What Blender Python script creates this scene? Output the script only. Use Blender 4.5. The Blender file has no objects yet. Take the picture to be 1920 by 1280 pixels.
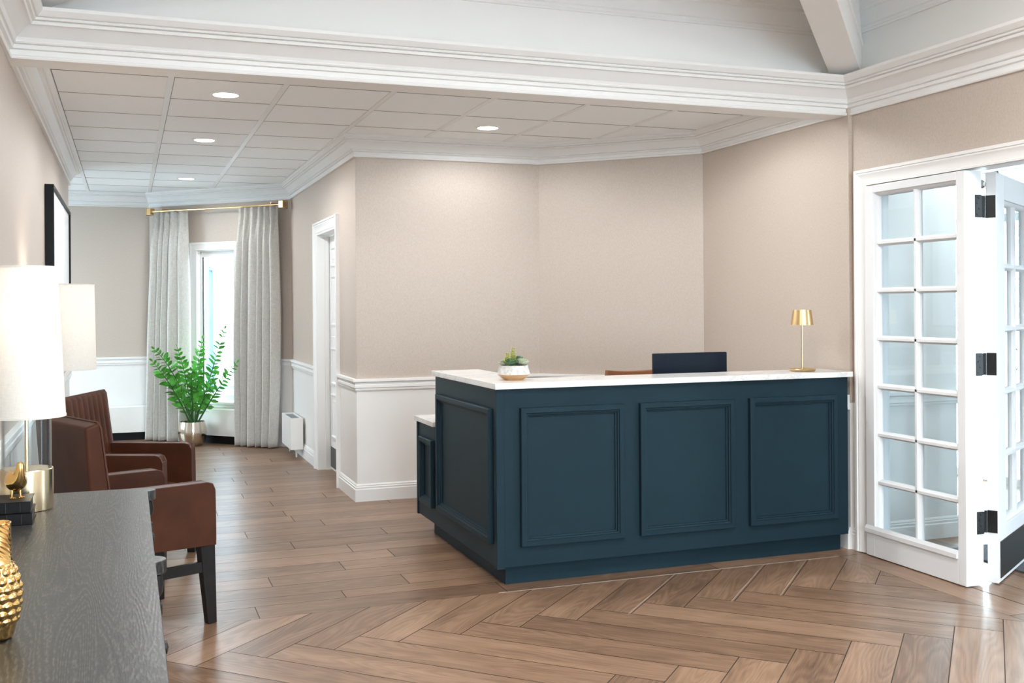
import bpy, bmesh, math, random
from mathutils import Vector, Matrix, noise
random.seed(7)
S = bpy.context.scene
COL = S.collection
R = math.radians
pi = math.pi
sq = math.sqrt(0.5)

# ------------------------------------------------------------------ materials
def new_mat(name):
    m = bpy.data.materials.new(name); m.use_nodes = True
    nt = m.node_tree; nt.nodes.clear()
    return m, nt
def nd(nt, typ, **kw):
    n = nt.nodes.new(typ)
    for k, v in kw.items():
        if k in n.inputs: n.inputs[k].default_value = v
        else: setattr(n, k, v)
    return n
def c4(c): return (c[0], c[1], c[2], 1)
def ramp(nt, stops, interp='LINEAR'):
    r = nt.nodes.new('ShaderNodeValToRGB'); r.color_ramp.interpolation = interp
    e = r.color_ramp.elements
    while len(e) < len(stops): e.new(0.5)
    for i, (p, c) in enumerate(stops):
        e[i].position = p; e[i].color = c4(c)
    return r
def mat(name, col, rough=0.5, metal=0.0, var=0.0, scale=20.0, bump=0.0, bscale=80.0, spec=0.5, coat=0.0, stretch=None, sss=0.0):
    m, nt = new_mat(name)
    out = nd(nt, 'ShaderNodeOutputMaterial'); b = nd(nt, 'ShaderNodeBsdfPrincipled')
    b.inputs['Base Color'].default_value = c4(col); b.inputs['Roughness'].default_value = rough
    b.inputs['Metallic'].default_value = metal; b.inputs['Specular IOR Level'].default_value = spec
    b.inputs['Coat Weight'].default_value = coat
    nt.links.new(b.outputs[0], out.inputs[0])
    tc = nd(nt, 'ShaderNodeTexCoord'); mp = nd(nt, 'ShaderNodeMapping')
    if stretch: mp.inputs['Scale'].default_value = stretch
    nt.links.new(tc.outputs['Object'], mp.inputs[0])
    if var > 0:
        n = nd(nt, 'ShaderNodeTexNoise', Scale=scale, Detail=4.0)
        nt.links.new(mp.outputs[0], n.inputs['Vector'])
        r = ramp(nt, [(0.25, [max(0, x*(1-var)) for x in col]), (0.75, [min(1, x*(1+var)) for x in col])])
        nt.links.new(n.outputs['Fac'], r.inputs[0]); nt.links.new(r.outputs[0], b.inputs['Base Color'])
    if bump > 0:
        n2 = nd(nt, 'ShaderNodeTexNoise', Scale=bscale, Detail=5.0)
        nt.links.new(mp.outputs[0], n2.inputs['Vector'])
        bp = nd(nt, 'ShaderNodeBump', Strength=bump, Distance=0.004)
        nt.links.new(n2.outputs['Fac'], bp.inputs['Height']); nt.links.new(bp.outputs[0], b.inputs['Normal'])
    return m
def emis(name, col, s):
    m, nt = new_mat(name)
    out = nd(nt, 'ShaderNodeOutputMaterial'); e = nd(nt, 'ShaderNodeEmission', Strength=s)
    e.inputs[0].default_value = c4(col); nt.links.new(e.outputs[0], out.inputs[0]); return m
def glass_mat(name, tint=(0.96, 0.99, 1.0), refl=0.06):
    m, nt = new_mat(name)
    out = nd(nt, 'ShaderNodeOutputMaterial'); t = nd(nt, 'ShaderNodeBsdfTransparent'); g = nd(nt, 'ShaderNodeBsdfGlossy', Roughness=0.02)
    t.inputs[0].default_value = c4(tint)
    f = nd(nt, 'ShaderNodeLayerWeight', Blend=0.12)
    mul = nd(nt, 'ShaderNodeMath', operation='MULTIPLY_ADD'); mul.inputs[1].default_value = 0.5; mul.inputs[2].default_value = refl*0.4
    nt.links.new(f.outputs['Fresnel'], mul.inputs[0])
    mx = nd(nt, 'ShaderNodeMixShader'); nt.links.new(mul.outputs[0], mx.inputs[0])
    nt.links.new(t.outputs[0], mx.inputs[1]); nt.links.new(g.outputs[0], mx.inputs[2]); nt.links.new(mx.outputs[0], out.inputs[0])
    return m

def wood_floor_mat():
    m, nt = new_mat('plank_floor')
    L = nt.links.new
    out = nd(nt, 'ShaderNodeOutputMaterial'); b = nd(nt, 'ShaderNodeBsdfPrincipled'); L(b.outputs[0], out.inputs[0])
    uv = nd(nt, 'ShaderNodeUVMap', uv_map='UVMap')
    mp = nd(nt, 'ShaderNodeMapping'); mp.inputs['Scale'].default_value = (0.9, 9.0, 1); L(uv.outputs[0], mp.inputs[0])
    n0 = nd(nt, 'ShaderNodeTexNoise', Scale=1.3, Detail=2.0, Roughness=0.5); L(mp.outputs[0], n0.inputs['Vector'])
    # rings: sine of distorted field gives cathedral grain
    mp2 = nd(nt, 'ShaderNodeMapping'); mp2.inputs['Scale'].default_value = (1.0, 7.0, 1); L(uv.outputs[0], mp2.inputs[0])
    n1 = nd(nt, 'ShaderNodeTexNoise', Scale=0.9, Detail=1.5, Roughness=0.45); L(mp2.outputs[0], n1.inputs['Vector'])
    mu = nd(nt, 'ShaderNodeMath', operation='MULTIPLY'); mu.inputs[1].default_value = 130.0; L(n1.outputs['Fac'], mu.inputs[0])
    sn = nd(nt, 'ShaderNodeMath', operation='SINE'); L(mu.outputs[0], sn.inputs[0])
    rg = nd(nt, 'ShaderNodeMapRange'); rg.inputs['From Min'].default_value = -1; rg.inputs['From Max'].default_value = 1; L(sn.outputs[0], rg.inputs['Value'])
    # fine fibre
    mp3 = nd(nt, 'ShaderNodeMapping'); mp3.inputs['Scale'].default_value = (6.0, 160.0, 1); L(uv.outputs[0], mp3.inputs[0])
    n2 = nd(nt, 'ShaderNodeTexNoise', Scale=1.0, Detail=3.0, Roughness=0.6); L(mp3.outputs[0], n2.inputs['Vector'])
    at = nd(nt, 'ShaderNodeAttribute', attribute_name='rnd')
    def madd(a, k, c=None):
        x = nd(nt, 'ShaderNodeMath', operation='MULTIPLY_ADD'); x.inputs[1].default_value = k
        L(a, x.inputs[0])
        if c is None: x.inputs[2].default_value = 0
        elif isinstance(c, (int, float)): x.inputs[2].default_value = c
        else: L(c, x.inputs[2])
        return x.outputs[0]
    v = madd(n0.outputs['Fac'], 0.50, -0.08)
    v = madd(rg.outputs[0], 0.13, v)
    v = madd(n2.outputs['Fac'], 0.62, v)
    v = madd(at.outputs['Fac'], 0.26, v)
    v = madd(v, 1.0, -0.14)
    rp = ramp(nt, [(0.10, (0.055, 0.031, 0.020)), (0.42, (0.165, 0.095, 0.056)), (0.62, (0.255, 0.152, 0.094)), (0.95, (0.38, 0.245, 0.16))])
    L(v, rp.inputs[0]); L(rp.outputs[0], b.inputs['Base Color'])
    b.inputs['Roughness'].default_value = 0.33; b.inputs['Specular IOR Level'].default_value = 0.5
    rr = nd(nt, 'ShaderNodeMapRange'); rr.inputs['To Min'].default_value = 0.25; rr.inputs['To Max'].default_value = 0.42
    L(n2.outputs['Fac'], rr.inputs['Value']); L(rr.outputs[0], b.inputs['Roughness'])
    bp = nd(nt, 'ShaderNodeBump', Strength=0.12, Distance=0.002); L(n2.outputs['Fac'], bp.inputs['Height']); L(bp.outputs[0], b.inputs['Normal'])
    return m

def charcoal_oak():
    m, nt = new_mat('charcoal_oak')
    L = nt.links.new
    out = nd(nt, 'ShaderNodeOutputMaterial'); b = nd(nt, 'ShaderNodeBsdfPrincipled'); L(b.outputs[0], out.inputs[0])
    tc = nd(nt, 'ShaderNodeTexCoord')
    mp = nd(nt, 'ShaderNodeMapping'); mp.inputs['Scale'].default_value = (8.0, 0.6, 1.0); L(tc.outputs['Object'], mp.inputs[0])
    n1 = nd(nt, 'ShaderNodeTexNoise', Scale=0.9, Detail=2.0, Roughness=0.5); L(mp.outputs[0], n1.inputs['Vector'])
    mu = nd(nt, 'ShaderNodeMath', operation='MULTIPLY'); mu.inputs[1].default_value = 380.0; L(n1.outputs['Fac'], mu.inputs[0])
    sn = nd(nt, 'ShaderNodeMath', operation='SINE'); L(mu.outputs[0], sn.inputs[0])
    mp2 = nd(nt, 'ShaderNodeMapping'); mp2.inputs['Scale'].default_value = (260.0, 45.0, 60.0); L(tc.outputs['Object'], mp2.inputs[0])
    n2 = nd(nt, 'ShaderNodeTexNoise', Scale=1.0, Detail=3.0); L(mp2.outputs[0], n2.inputs['Vector'])
    ad = nd(nt, 'ShaderNodeMath', operation='MULTIPLY_ADD'); ad.inputs[1].default_value = 0.11; L(sn.outputs[0], ad.inputs[0]); L(n2.outputs['Fac'], ad.inputs[2])
    rp = ramp(nt, [(0.30, (0.012, 0.0125, 0.013)), (0.52, (0.022, 0.022, 0.0215)), (0.68, (0.060, 0.057, 0.052)), (0.9, (0.10, 0.095, 0.087))])
    L(ad.outputs[0], rp.inputs[0]); L(rp.outputs[0], b.inputs['Base Color'])
    b.inputs['Roughness'].default_value = 0.36; b.inputs['Specular IOR Level'].default_value = 0.28
    bp = nd(nt, 'ShaderNodeBump', Strength=0.25, Distance=0.001); L(ad.outputs[0], bp.inputs['Height']); L(bp.outputs[0], b.inputs['Normal'])
    return m

def marble():
    m, nt = new_mat('white_quartz')
    L = nt.links.new
    out = nd(nt, 'ShaderNodeOutputMaterial'); b = nd(nt, 'ShaderNodeBsdfPrincipled', Roughness=0.18); L(b.outputs[0], out.inputs[0])
    tc = nd(nt, 'ShaderNodeTexCoord')
    n0 = nd(nt, 'ShaderNodeTexNoise', Scale=2.2, Detail=6.0, Roughness=0.6, Distortion=1.2); L(tc.outputs['Object'], n0.inputs['Vector'])
    n1 = nd(nt, 'ShaderNodeTexNoise', Scale=60.0, Detail=4.0); L(tc.outputs['Object'], n1.inputs['Vector'])
    r = ramp(nt, [(0.0, (0.80, 0.79, 0.77)), (0.475, (0.78, 0.77, 0.75)), (0.505, (0.65, 0.655, 0.64)), (0.535, (0.78, 0.775, 0.755)), (1.0, (0.82, 0.81, 0.79))])
    ad = nd(nt, 'ShaderNodeMath', operation='MULTIPLY_ADD'); ad.inputs[1].default_value = 0.12; L(n1.outputs['Fac'], ad.inputs[0]); L(n0.outputs['Fac'], ad.inputs[2])
    sb = nd(nt, 'ShaderNodeMath', operation='SUBTRACT'); sb.inputs[1].default_value = 0.05; L(ad.outputs[0], sb.inputs[0])
    L(sb.outputs[0], r.inputs[0]); L(r.outputs[0], b.inputs['Base Color'])
    return m

def wallpaper():
    m, nt = new_mat('tan_wallpaper')
    L = nt.links.new
    out = nd(nt, 'ShaderNodeOutputMaterial'); b = nd(nt, 'ShaderNodeBsdfPrincipled', Roughness=0.55); L(b.outputs[0], out.inputs[0])
    b.inputs['Specular IOR Level'].default_value = 0.45
    tc = nd(nt, 'ShaderNodeTexCoord')
    mp = nd(nt, 'ShaderNodeMapping'); mp.inputs['Scale'].default_value = (1.0, 1.0, 0.45); L(tc.outputs['Object'], mp.inputs[0])
    n0 = nd(nt, 'ShaderNodeTexNoise', Scale=190.0, Detail=3.0, Roughness=0.7); L(mp.outputs[0], n0.inputs['Vector'])
    r = ramp(nt, [(0.3, (0.452, 0.381, 0.322)), (0.7, (0.538, 0.461, 0.397))])
    L(n0.outputs['Fac'], r.inputs[0]); L(r.outputs[0], b.inputs['Base Color'])
    bp = nd(nt, 'ShaderNodeBump', Strength=0.1, Distance=0.001); L(n0.outputs['Fac'], bp.inputs['Height']); L(bp.outputs[0], b.inputs['Normal'])
    return m

def fabric(name, col, dark, translucent=0.0, emit=0.0, sx=260.0):
    m, nt = new_mat(name)
    L = nt.links.new
    out = nd(nt, 'ShaderNodeOutputMaterial'); b = nd(nt, 'ShaderNodeBsdfPrincipled', Roughness=0.9)
    b.inputs['Specular IOR Level'].default_value = 0.1
    tc = nd(nt, 'ShaderNodeTexCoord')
    mp = nd(nt, 'ShaderNodeMapping'); mp.inputs['Scale'].default_value = (sx*0.15, sx*0.15, sx); L(tc.outputs['Object'], mp.inputs[0])
    n0 = nd(nt, 'ShaderNodeTexNoise', Scale=1.0, Detail=2.0); L(mp.outputs[0], n0.inputs['Vector'])
    mp2 = nd(nt, 'ShaderNodeMapping'); mp2.inputs['Scale'].default_value = (sx, sx, sx*0.1); L(tc.outputs['Object'], mp2.inputs[0])
    n1 = nd(nt, 'ShaderNodeTexNoise', Scale=1.0, Detail=2.0); L(mp2.outputs[0], n1.inputs['Vector'])
    ad = nd(nt, 'ShaderNodeMath', operation='ADD'); L(n0.outputs['Fac'], ad.inputs[0]); L(n1.outputs['Fac'], ad.inputs[1])
    hf = nd(nt, 'ShaderNodeMath', operation='MULTIPLY'); hf.inputs[1].default_value = 0.5; L(ad.outputs[0], hf.inputs[0])
    r = ramp(nt, [(0.38, dark), (0.60, col)]); L(hf.outputs[0], r.inputs[0]); L(r.outputs[0], b.inputs['Base Color'])
    sh = b.outputs[0]
    if translucent > 0:
        t = nd(nt, 'ShaderNodeBsdfTranslucent'); L(r.outputs[0], t.inputs[0])
        mx = nd(nt, 'ShaderNodeMixShader'); mx.inputs[0].default_value = translucent
        L(b.outputs[0], mx.inputs[1]); L(t.outputs[0], mx.inputs[2]); sh = mx.outputs[0]
    if emit > 0:
        b.inputs['Emission Color'].default_value = (1.0, 0.94, 0.86, 1); b.inputs['Emission Strength'].default_value = emit
    L(sh, out.inputs[0])
    return m

M = {}
M['paper'] = wallpaper()
M['white'] = mat('white_paint', (0.80, 0.79, 0.77), 0.42, var=0.012, scale=3.0)
M['trim'] = mat('white_trim_gloss', (0.82, 0.82, 0.81), 0.42, var=0.01, scale=3.0, spec=0.22)
M['door'] = mat('white_door_paint', (0.78, 0.795, 0.81), 0.8, var=0.01, scale=3.0, spec=0.08)
M['ceil'] = mat('ceiling_paint', (0.86, 0.855, 0.84), 0.7, var=0.012, scale=2.0)
M['tile'] = mat('ceiling_tile', (0.90, 0.925, 0.94), 0.9, var=0.03, scale=160.0, bump=0.1, bscale=200.0)
M['tee'] = mat('ceiling_tee', (0.80, 0.81, 0.81), 0.35, var=0.01)
M['shadowgap'] = mat('dark_gap', (0.22, 0.22, 0.22), 0.8, var=0.1)
M['floor'] = wood_floor_mat()
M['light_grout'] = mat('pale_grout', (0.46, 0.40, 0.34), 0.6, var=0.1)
M['grout'] = mat('dark_grout', (0.050, 0.033, 0.024), 0.7, var=0.15)
M['blue'] = mat('desk_blue', (0.0125, 0.0285, 0.0395), 0.45, var=0.03, scale=6.0, spec=0.09)
M['quartz'] = marble()
M['leather'] = mat('cognac_leather', (0.052, 0.0155, 0.0066), 0.45, var=0.25, scale=9.0, bump=0.12, bscale=420.0, spec=0.18)
M['leather_tan'] = mat('tan_leather', (0.23, 0.085, 0.032), 0.45, var=0.15, scale=9.0)
M['leather2'] = mat('cognac_leather_piping', (0.075, 0.024, 0.012), 0.45, var=0.15)
M['black_wood'] = mat('black_stained_wood', (0.010, 0.009, 0.009), 0.38, var=0.25, scale=30.0, spec=0.25)
M['oak'] = charcoal_oak()
M['dark_bronze'] = mat('dark_bronze', (0.010, 0.010, 0.011), 0.40, metal=0.0, spec=0.25, var=0.2)
M['brass'] = mat('brushed_brass', (0.72, 0.52, 0.27), 0.28, metal=1.0, var=0.06, scale=40.0, stretch=(1, 1, 0.02))
M['brass_pale'] = mat('pale_brushed_brass', (0.74, 0.60, 0.40), 0.24, metal=1.0, var=0.05, scale=60.0, stretch=(1, 1, 0.02))
M['gold'] = mat('polished_gold', (0.80, 0.52, 0.20), 0.18, metal=1.0, var=0.08, scale=30.0)
M['champagne'] = mat('champagne_metal', (0.66, 0.58, 0.49), 0.16, metal=1.0, var=0.1, scale=12.0)
M['black'] = mat('matte_black', (0.007, 0.007, 0.008), 0.5, var=0.15, spec=0.15)
M['bookcover'] = mat('black_book_cloth', (0.007, 0.007, 0.008), 0.45, var=0.2, bump=0.1, bscale=500.0, spec=0.15)
M['pages'] = mat('dark_page_edges', (0.012, 0.012, 0.012), 0.6, var=0.3, scale=300.0, stretch=(0.05, 0.05, 1))
M['glass'] = glass_mat('clear_glass')
M['pane'] = glass_mat('pane_glass', (0.945, 0.98, 0.99), 0.10)
M['shade'] = fabric('white_lamp_shade', (0.86, 0.84, 0.80), (0.80, 0.78, 0.74), 0.30, 0.0, 420.0)
M['linen'] = fabric('oatmeal_linen', (0.66, 0.64, 0.60), (0.53, 0.51, 0.475), 0.10, 0.0, 240.0)
M['leaf'] = mat('glossy_leaf', (0.075, 0.34, 0.045), 0.28, var=0.55, scale=14.0)
M['stem'] = mat('green_stem', (0.035, 0.12, 0.030), 0.45, var=0.2)
M['soil'] = mat('potting_soil', (0.020, 0.014, 0.010), 0.95, var=0.5, scale=90.0)
M['navy'] = mat('navy_plastic', (0.006, 0.011, 0.021), 0.4, var=0.1, spec=0.2)
M['iron'] = mat('black_iron', (0.020, 0.021, 0.022), 0.42, metal=0.5, var=0.2)
M['kick'] = mat('dark_kick_plate', (0.030, 0.030, 0.029), 0.35, metal=0.3, var=0.12)
M['heater'] = mat('heater_enamel', (0.80, 0.79, 0.76), 0.35, var=0.01)
M['grille'] = mat('grey_grille', (0.26, 0.29, 0.31), 0.5, var=0.15)
M['lens'] = emis('lit_lens', (1.0, 0.97, 0.92), 14.0)
M['bulb'] = emis('lit_bulb', (1.0, 0.90, 0.76), 6.0)
M['matboard'] = mat('white_matboard', (0.80, 0.81, 0.82), 0.35, var=0.02)
M['tan_glaze'] = mat('tan_glaze', (0.50, 0.30, 0.15), 0.35, var=0.1)
M['white_glaze'] = mat('white_textured_glaze', (0.56, 0.555, 0.53), 0.6, var=0.25, scale=60.0, bump=0.5, bscale=160.0)
M['taupe'] = mat('taupe_lacquer', (0.30, 0.25, 0.19), 0.4, var=0.06)
M['rug'] = mat('grey_woven_mat', (0.10, 0.105, 0.12), 0.95, var=0.6, scale=170.0, bump=0.4, bscale=170.0)
M['snow'] = mat('pale_paving', (0.82, 0.83, 0.84), 0.8, var=0.06, scale=2.0)
M['siding'] = mat('white_siding', (0.80, 0.84, 0.88), 0.6, var=0.03)
M['bluetrim'] = mat('slate_blue_frame', (0.085, 0.145, 0.185), 0.7, var=0.05, spec=0.1)
M['blueglass'] = mat('dark_blue_glazing', (0.13, 0.20, 0.245), 0.6, var=0.5, scale=1.6, spec=0.1)
M['teal'] = mat('teal_vinyl', (0.03, 0.13, 0.16), 0.4, var=0.05)
M['tree'] = mat('pale_foliage', (0.30, 0.40, 0.28), 0.8, var=0.5, scale=4.0)
M['bark'] = mat('grey_bark', (0.20, 0.17, 0.15), 0.9, var=0.3)
M['succ_y'] = mat('yellow_green_succulent', (0.48, 0.50, 0.10), 0.45, var=0.25, scale=60.0)
M['succ_g'] = mat('grey_green_succulent', (0.48, 0.52, 0.38), 0.5, var=0.3, scale=60.0)
M['succ_d'] = mat('dark_green_succulent', (0.11, 0.21, 0.10), 0.45, var=0.3, scale=60.0)
M['steel'] = mat('satin_steel', (0.5, 0.5, 0.48), 0.3, metal=1.0, var=0.05)

# ------------------------------------------------------------------ mesh building
class MB:
    def __init__(s): s.v = []; s.f = []; s.m = []; s.uv = {}; s.rnd = {}
    def add(s, vs, fs, mi=0):
        b = len(s.v); s.v += [tuple(p) for p in vs]
        for f in fs: s.f.append(tuple(b+i for i in f)); s.m.append(mi)
        return s
    def box(s, x0, x1, y0, y1, z0, z1, mi=0, T=None):
        vs = [(x, y, z) for x in (x0, x1) for y in (y0, y1) for z in (z0, z1)]
        if T: vs = [T(*p) for p in vs]
        return s.add(vs, [(0, 1, 3, 2), (4, 6, 7, 5), (0, 4, 5, 1), (2, 3, 7, 6), (0, 2, 6, 4), (1, 5, 7, 3)], mi)
    def prism(s, poly, z0, z1, mi=0, T=None):
        n = len(poly); vs = [(p[0], p[1], z0) for p in poly]+[(p[0], p[1], z1) for p in poly]
        if T: vs = [T(*p) for p in vs]
        return s.add(vs, [tuple(range(n))[::-1], tuple(range(n, 2*n))]+[(i, (i+1) % n, n+(i+1) % n, n+i) for i in range(n)], mi)
    def lathe(s, prof, c=(0, 0, 0), n=32, mi=0, rfun=None, T=None):
        vs = []; m = len(prof)
        for i in range(n):
            a = 2*pi*i/n
            for j, (r, z) in enumerate(prof):
                rr = r if rfun is None else rfun(r, z, a)
                p = (c[0]+rr*math.cos(a), c[1]+rr*math.sin(a), c[2]+z)
                vs.append(T(*p) if T else p)
        fs = []
        for i in range(n):
            k = (i+1) % n
            for j in range(m-1): fs.append((i*m+j, k*m+j, k*m+j+1, i*m+j+1))
        if prof[0][0] > 1e-6: fs.append(tuple(i*m for i in range(n))[::-1])
        if prof[-1][0] > 1e-6: fs.append(tuple(i*m+m-1 for i in range(n)))
        return s.add(vs, fs, mi)
    def ring(s, prof, c=(0, 0, 0), n=32, mi=0, T=None):   # closed profile revolved
        vs = []; m = len(prof)
        for i in range(n):
            a = 2*pi*i/n
            for r, z in prof:
                p = (c[0]+r*math.cos(a), c[1]+r*math.sin(a), c[2]+z); vs.append(T(*p) if T else p)
        fs = [(i*m+j, ((i+1) % n)*m+j, ((i+1) % n)*m+(j+1) % m, i*m+(j+1) % m) for i in range(n) for j in range(m)]
        return s.add(vs, fs, mi)
    def tube(s, pts, rad, n=8, mi=0):
        pts = [Vector(p) for p in pts]
        rs = rad if isinstance(rad, (list, tuple)) else [rad]*len(pts)
        vs = []
        up = None
        for i, p in enumerate(pts):
            d = (pts[min(i+1, len(pts)-1)]-pts[max(i-1, 0)]).normalized()
            if up is None:
                up = d.cross(Vector((0, 0, 1)))
                if up.length < 0.1: up = d.cross(Vector((1, 0, 0)))
                up.normalize()
            else:
                up = (up-d*up.dot(d)).normalized()
            w = d.cross(up)
            for k in range(n):
                a = 2*pi*k/n; vs.append(p+(up*math.cos(a)+w*math.sin(a))*rs[i])
        fs = [(i*n+k, i*n+(k+1) % n, (i+1)*n+(k+1) % n, (i+1)*n+k) for i in range(len(pts)-1) for k in range(n)]
        fs += [tuple(range(n))[::-1], tuple((len(pts)-1)*n+k for k in range(n))]
        return s.add(vs, fs, mi)
    def sweep(s, path, prof, T=None, side=1, closed=False, mi=0):
        """profile (o, c) swept along a 2-D path with mitred corners; o is the offset to the left (side=1) or right (-1)."""
        n = len(path); P = [Vector(p) for p in path]; vs = []
        for i in range(n):
            if closed: a, b = P[i-1], P[(i+1) % n]
            else: a, b = (P[i-1] if i else None), (P[i+1] if i < n-1 else None)
            d1 = (P[i]-a).normalized() if a is not None else None
            d2 = (b-P[i]).normalized() if b is not None else None
            if d1 is None: d1 = d2
            if d2 is None: d2 = d1
            n1 = Vector((-d1.y, d1.x))*side; n2 = Vector((-d2.y, d2.x))*side
            m = (n1+n2); m = m/(m.dot(n1)) if m.length > 1e-6 else n1
            for o, c in prof:
                q = P[i]+m*o
                vs.append(T(q.x, q.y, c) if T else (q.x, q.y, c))
        k = len(prof); fs = []
        for i in range(n if closed else n-1):
            j = (i+1) % n
            for t in range(k): fs.append((i*k+t, i*k+(t+1) % k, j*k+(t+1) % k, j*k+t))
        if not closed: fs += [tuple(range(k)), tuple((n-1)*k+t for t in range(k))[::-1]]
        return s.add(vs, fs, mi)
    def build(s, name, mats, parent=None, smooth=0, bevel=0, seg=2, sub=0, weld=False):
        me = bpy.data.meshes.new(name); me.from_pydata(s.v, [], s.f)
        ms = mats if isinstance(mats, (list, tuple)) else [mats]
        for x in ms: me.materials.append(M[x] if isinstance(x, str) else x)
        for p, i in zip(me.polygons, s.m): p.material_index = i
        bm = bmesh.new(); bm.from_mesh(me)
        if weld: bmesh.ops.remove_doubles(bm, verts=bm.verts, dist=1e-5)
        bmesh.ops.recalc_face_normals(bm, faces=bm.faces)
        if smooth:
            for f in bm.faces: f.smooth = True
            for e in bm.edges:
                if len(e.link_faces) == 2 and e.calc_face_angle(0) > R(smooth): e.smooth = False
        bm.to_mesh(me); bm.free()
        o = bpy.data.objects.new(name, me); COL.objects.link(o)
        if parent: o.parent = parent
        if bevel:
            b = o.modifiers.new('bevel', 'BEVEL'); b.width = bevel; b.segments = seg; b.limit_method = 'ANGLE'; b.angle_limit = R(40)
            for p in me.polygons: p.use_smooth = True
            w = o.modifiers.new('wn', 'WEIGHTED_NORMAL'); w.keep_sharp = True
        if sub:
            d = o.modifiers.new('sub', 'SUBSURF'); d.levels = sub; d.render_levels = sub
        return o
def tag(o, label=None, cat=None, group=None, kind=None):
    if label: o['label'] = label
    if cat: o['category'] = cat
    if group: o['group'] = group
    if kind: o['kind'] = kind
    return o
def thing(name, label, cat, loc=(0, 0, 0), rz=0, group=None):
    o = bpy.data.objects.new(name, None); COL.objects.link(o); o.empty_display_size = 0.1
    o.location = loc; o.rotation_euler = (0, 0, rz)
    return tag(o, label, cat, group)
def struct(o, label, cat): return tag(o, label, cat, None, 'structure')
def copy_tree(o, parent=None):
    c = o.copy(); COL.objects.link(c)
    if parent: c.parent = parent
    for ch in list(o.children): copy_tree(ch, c)
    return c
def rounded(x0, x1, y0, y1, r, n=4):
    P = []
    for cx, cy, a in ((x1-r, y1-r, 0), (x0+r, y1-r, 90), (x0+r, y0+r, 180), (x1-r, y0+r, 270)):
        for k in range(n+1):
            t = R(a+90*k/n); P.append((cx+r*math.cos(t), cy+r*math.sin(t)))
    return P
WORLD, LOBBY, DOWN, EXPO = 18, 36, 49, 0.44
# ================================================================== THE SETTING
XL, XH, YF, XR, XW = -0.48, 1.565, 7.508, 3.915, 3.94
CW = (1.565, 10.67); CF = (0.235, 12.0); C2 = (3.0, 7.508); C3 = (3.915, 6.593)
ZC = 2.66          # tiled ceiling
ZR = 0.845         # wallpaper starts behind the chair rail

def wall(name, p0, p1, z1, holes=(), zones=None, th=0.12, label='', z0=0.0):
    """interior face on the right of p0 -> p1"""
    p0 = Vector(p0); p1 = Vector(p1); d = (p1-p0); L = d.length; d.normalize(); out = Vector((-d.y, d.x))
    zones = zones or [(z0, ZR, 1), (ZR, z1, 0)]
    def T(s, o, z): q = p0+d*s+out*o; return (q.x, q.y, z)
    sb = sorted({0.0, L} | {h[0] for h in holes} | {h[1] for h in holes})
    zb = sorted({a for z in zones for a in z[:2]} | {h[2] for h in holes} | {h[3] for h in holes})
    b = MB()
    for s0, s1 in zip(sb, sb[1:]):
        for za, zb_ in zip(zb, zb[1:]):
            if any(h[0] <= s0+1e-6 and s1 <= h[1]+1e-6 and h[2] <= za+1e-6 and zb_ <= h[3]+1e-6 for h in holes): continue
            mi = next((m for a, c, m in zones if a-1e-6 <= za and zb_ <= c+1e-6), 0)
            b.box(s0, s1, 0, th, za, zb_, mi, T)
    return struct(b.build(name, ['paper', 'white'], weld=False), label, 'wall')
wall('wall_left', (XL, -4), (XL, 10.0), 3.2, zones=[(0, ZR, 1), (ZR, 2.6, 0), (2.6, 3.2, 1)], label='long left wall papered in tan above a white dado')
wall('wall_left_end', (-0.60, 10.0), (-2.0, 10.0), 2.75, label='short wall turning the corner at the far left')
wall('wall_west', (-2.0, 10.0), (-2.0, 12.0), 2.75, holes=[(0.9, 1.8, 0.45, 2.3)], label='side wall of the hidden far left corner')
wall('wall_far', (-2.0, 12.0), CF, 2.75, label='far wall left of the curtained window')
wall('wall_window', CF, CW, 2.75, holes=[(0.66, 1.155, 0.43, 2.022)], label='angled wall holding the curtained window')
wall('wall_hall', CW, (XH, YF+0.002), 2.75, holes=[(1.56, 2.45, 0.0, 2.055)], label='hall wall with the narrow white door')
wall('wall_front', (XH+0.0015, YF), C2, 2.75, label='tan wall facing the camera behind the desk')
wall('wall_diagonal', C2, C3, 2.75, label='angled tan wall behind the monitor')
wall('wall_right_rear', C3, (XR, 4.972), 2.75, label='tan side wall behind the small brass lamp')
wall('wall_right', (XW, 4.972), (XW, -4), 3.2, zones=[(0, ZR, 1), (ZR, 2.6, 0), (2.6, 3.2, 1)], holes=[(0.127, 2.79, 0.0, 2.10)], label='right wall around the white glazed doors')
wall('wall_rear', (XW, -4), (XL, -4), 3.2, holes=[(0.35, 1.45, 0.15, 2.75), (1.65, 2.75, 0.15, 2.75), (2.95, 4.05, 0.15, 2.75)], label='rear wall of the lobby with three tall windows')

# header between the lobby and the lower tiled ceiling
b = MB(); b.box(XL, XW+0.02, 5.0, 5.15, 2.505, 3.2)
struct(b.build('wall_header', 'ceil'), 'white header beam across the room above the desk', 'beam')

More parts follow.
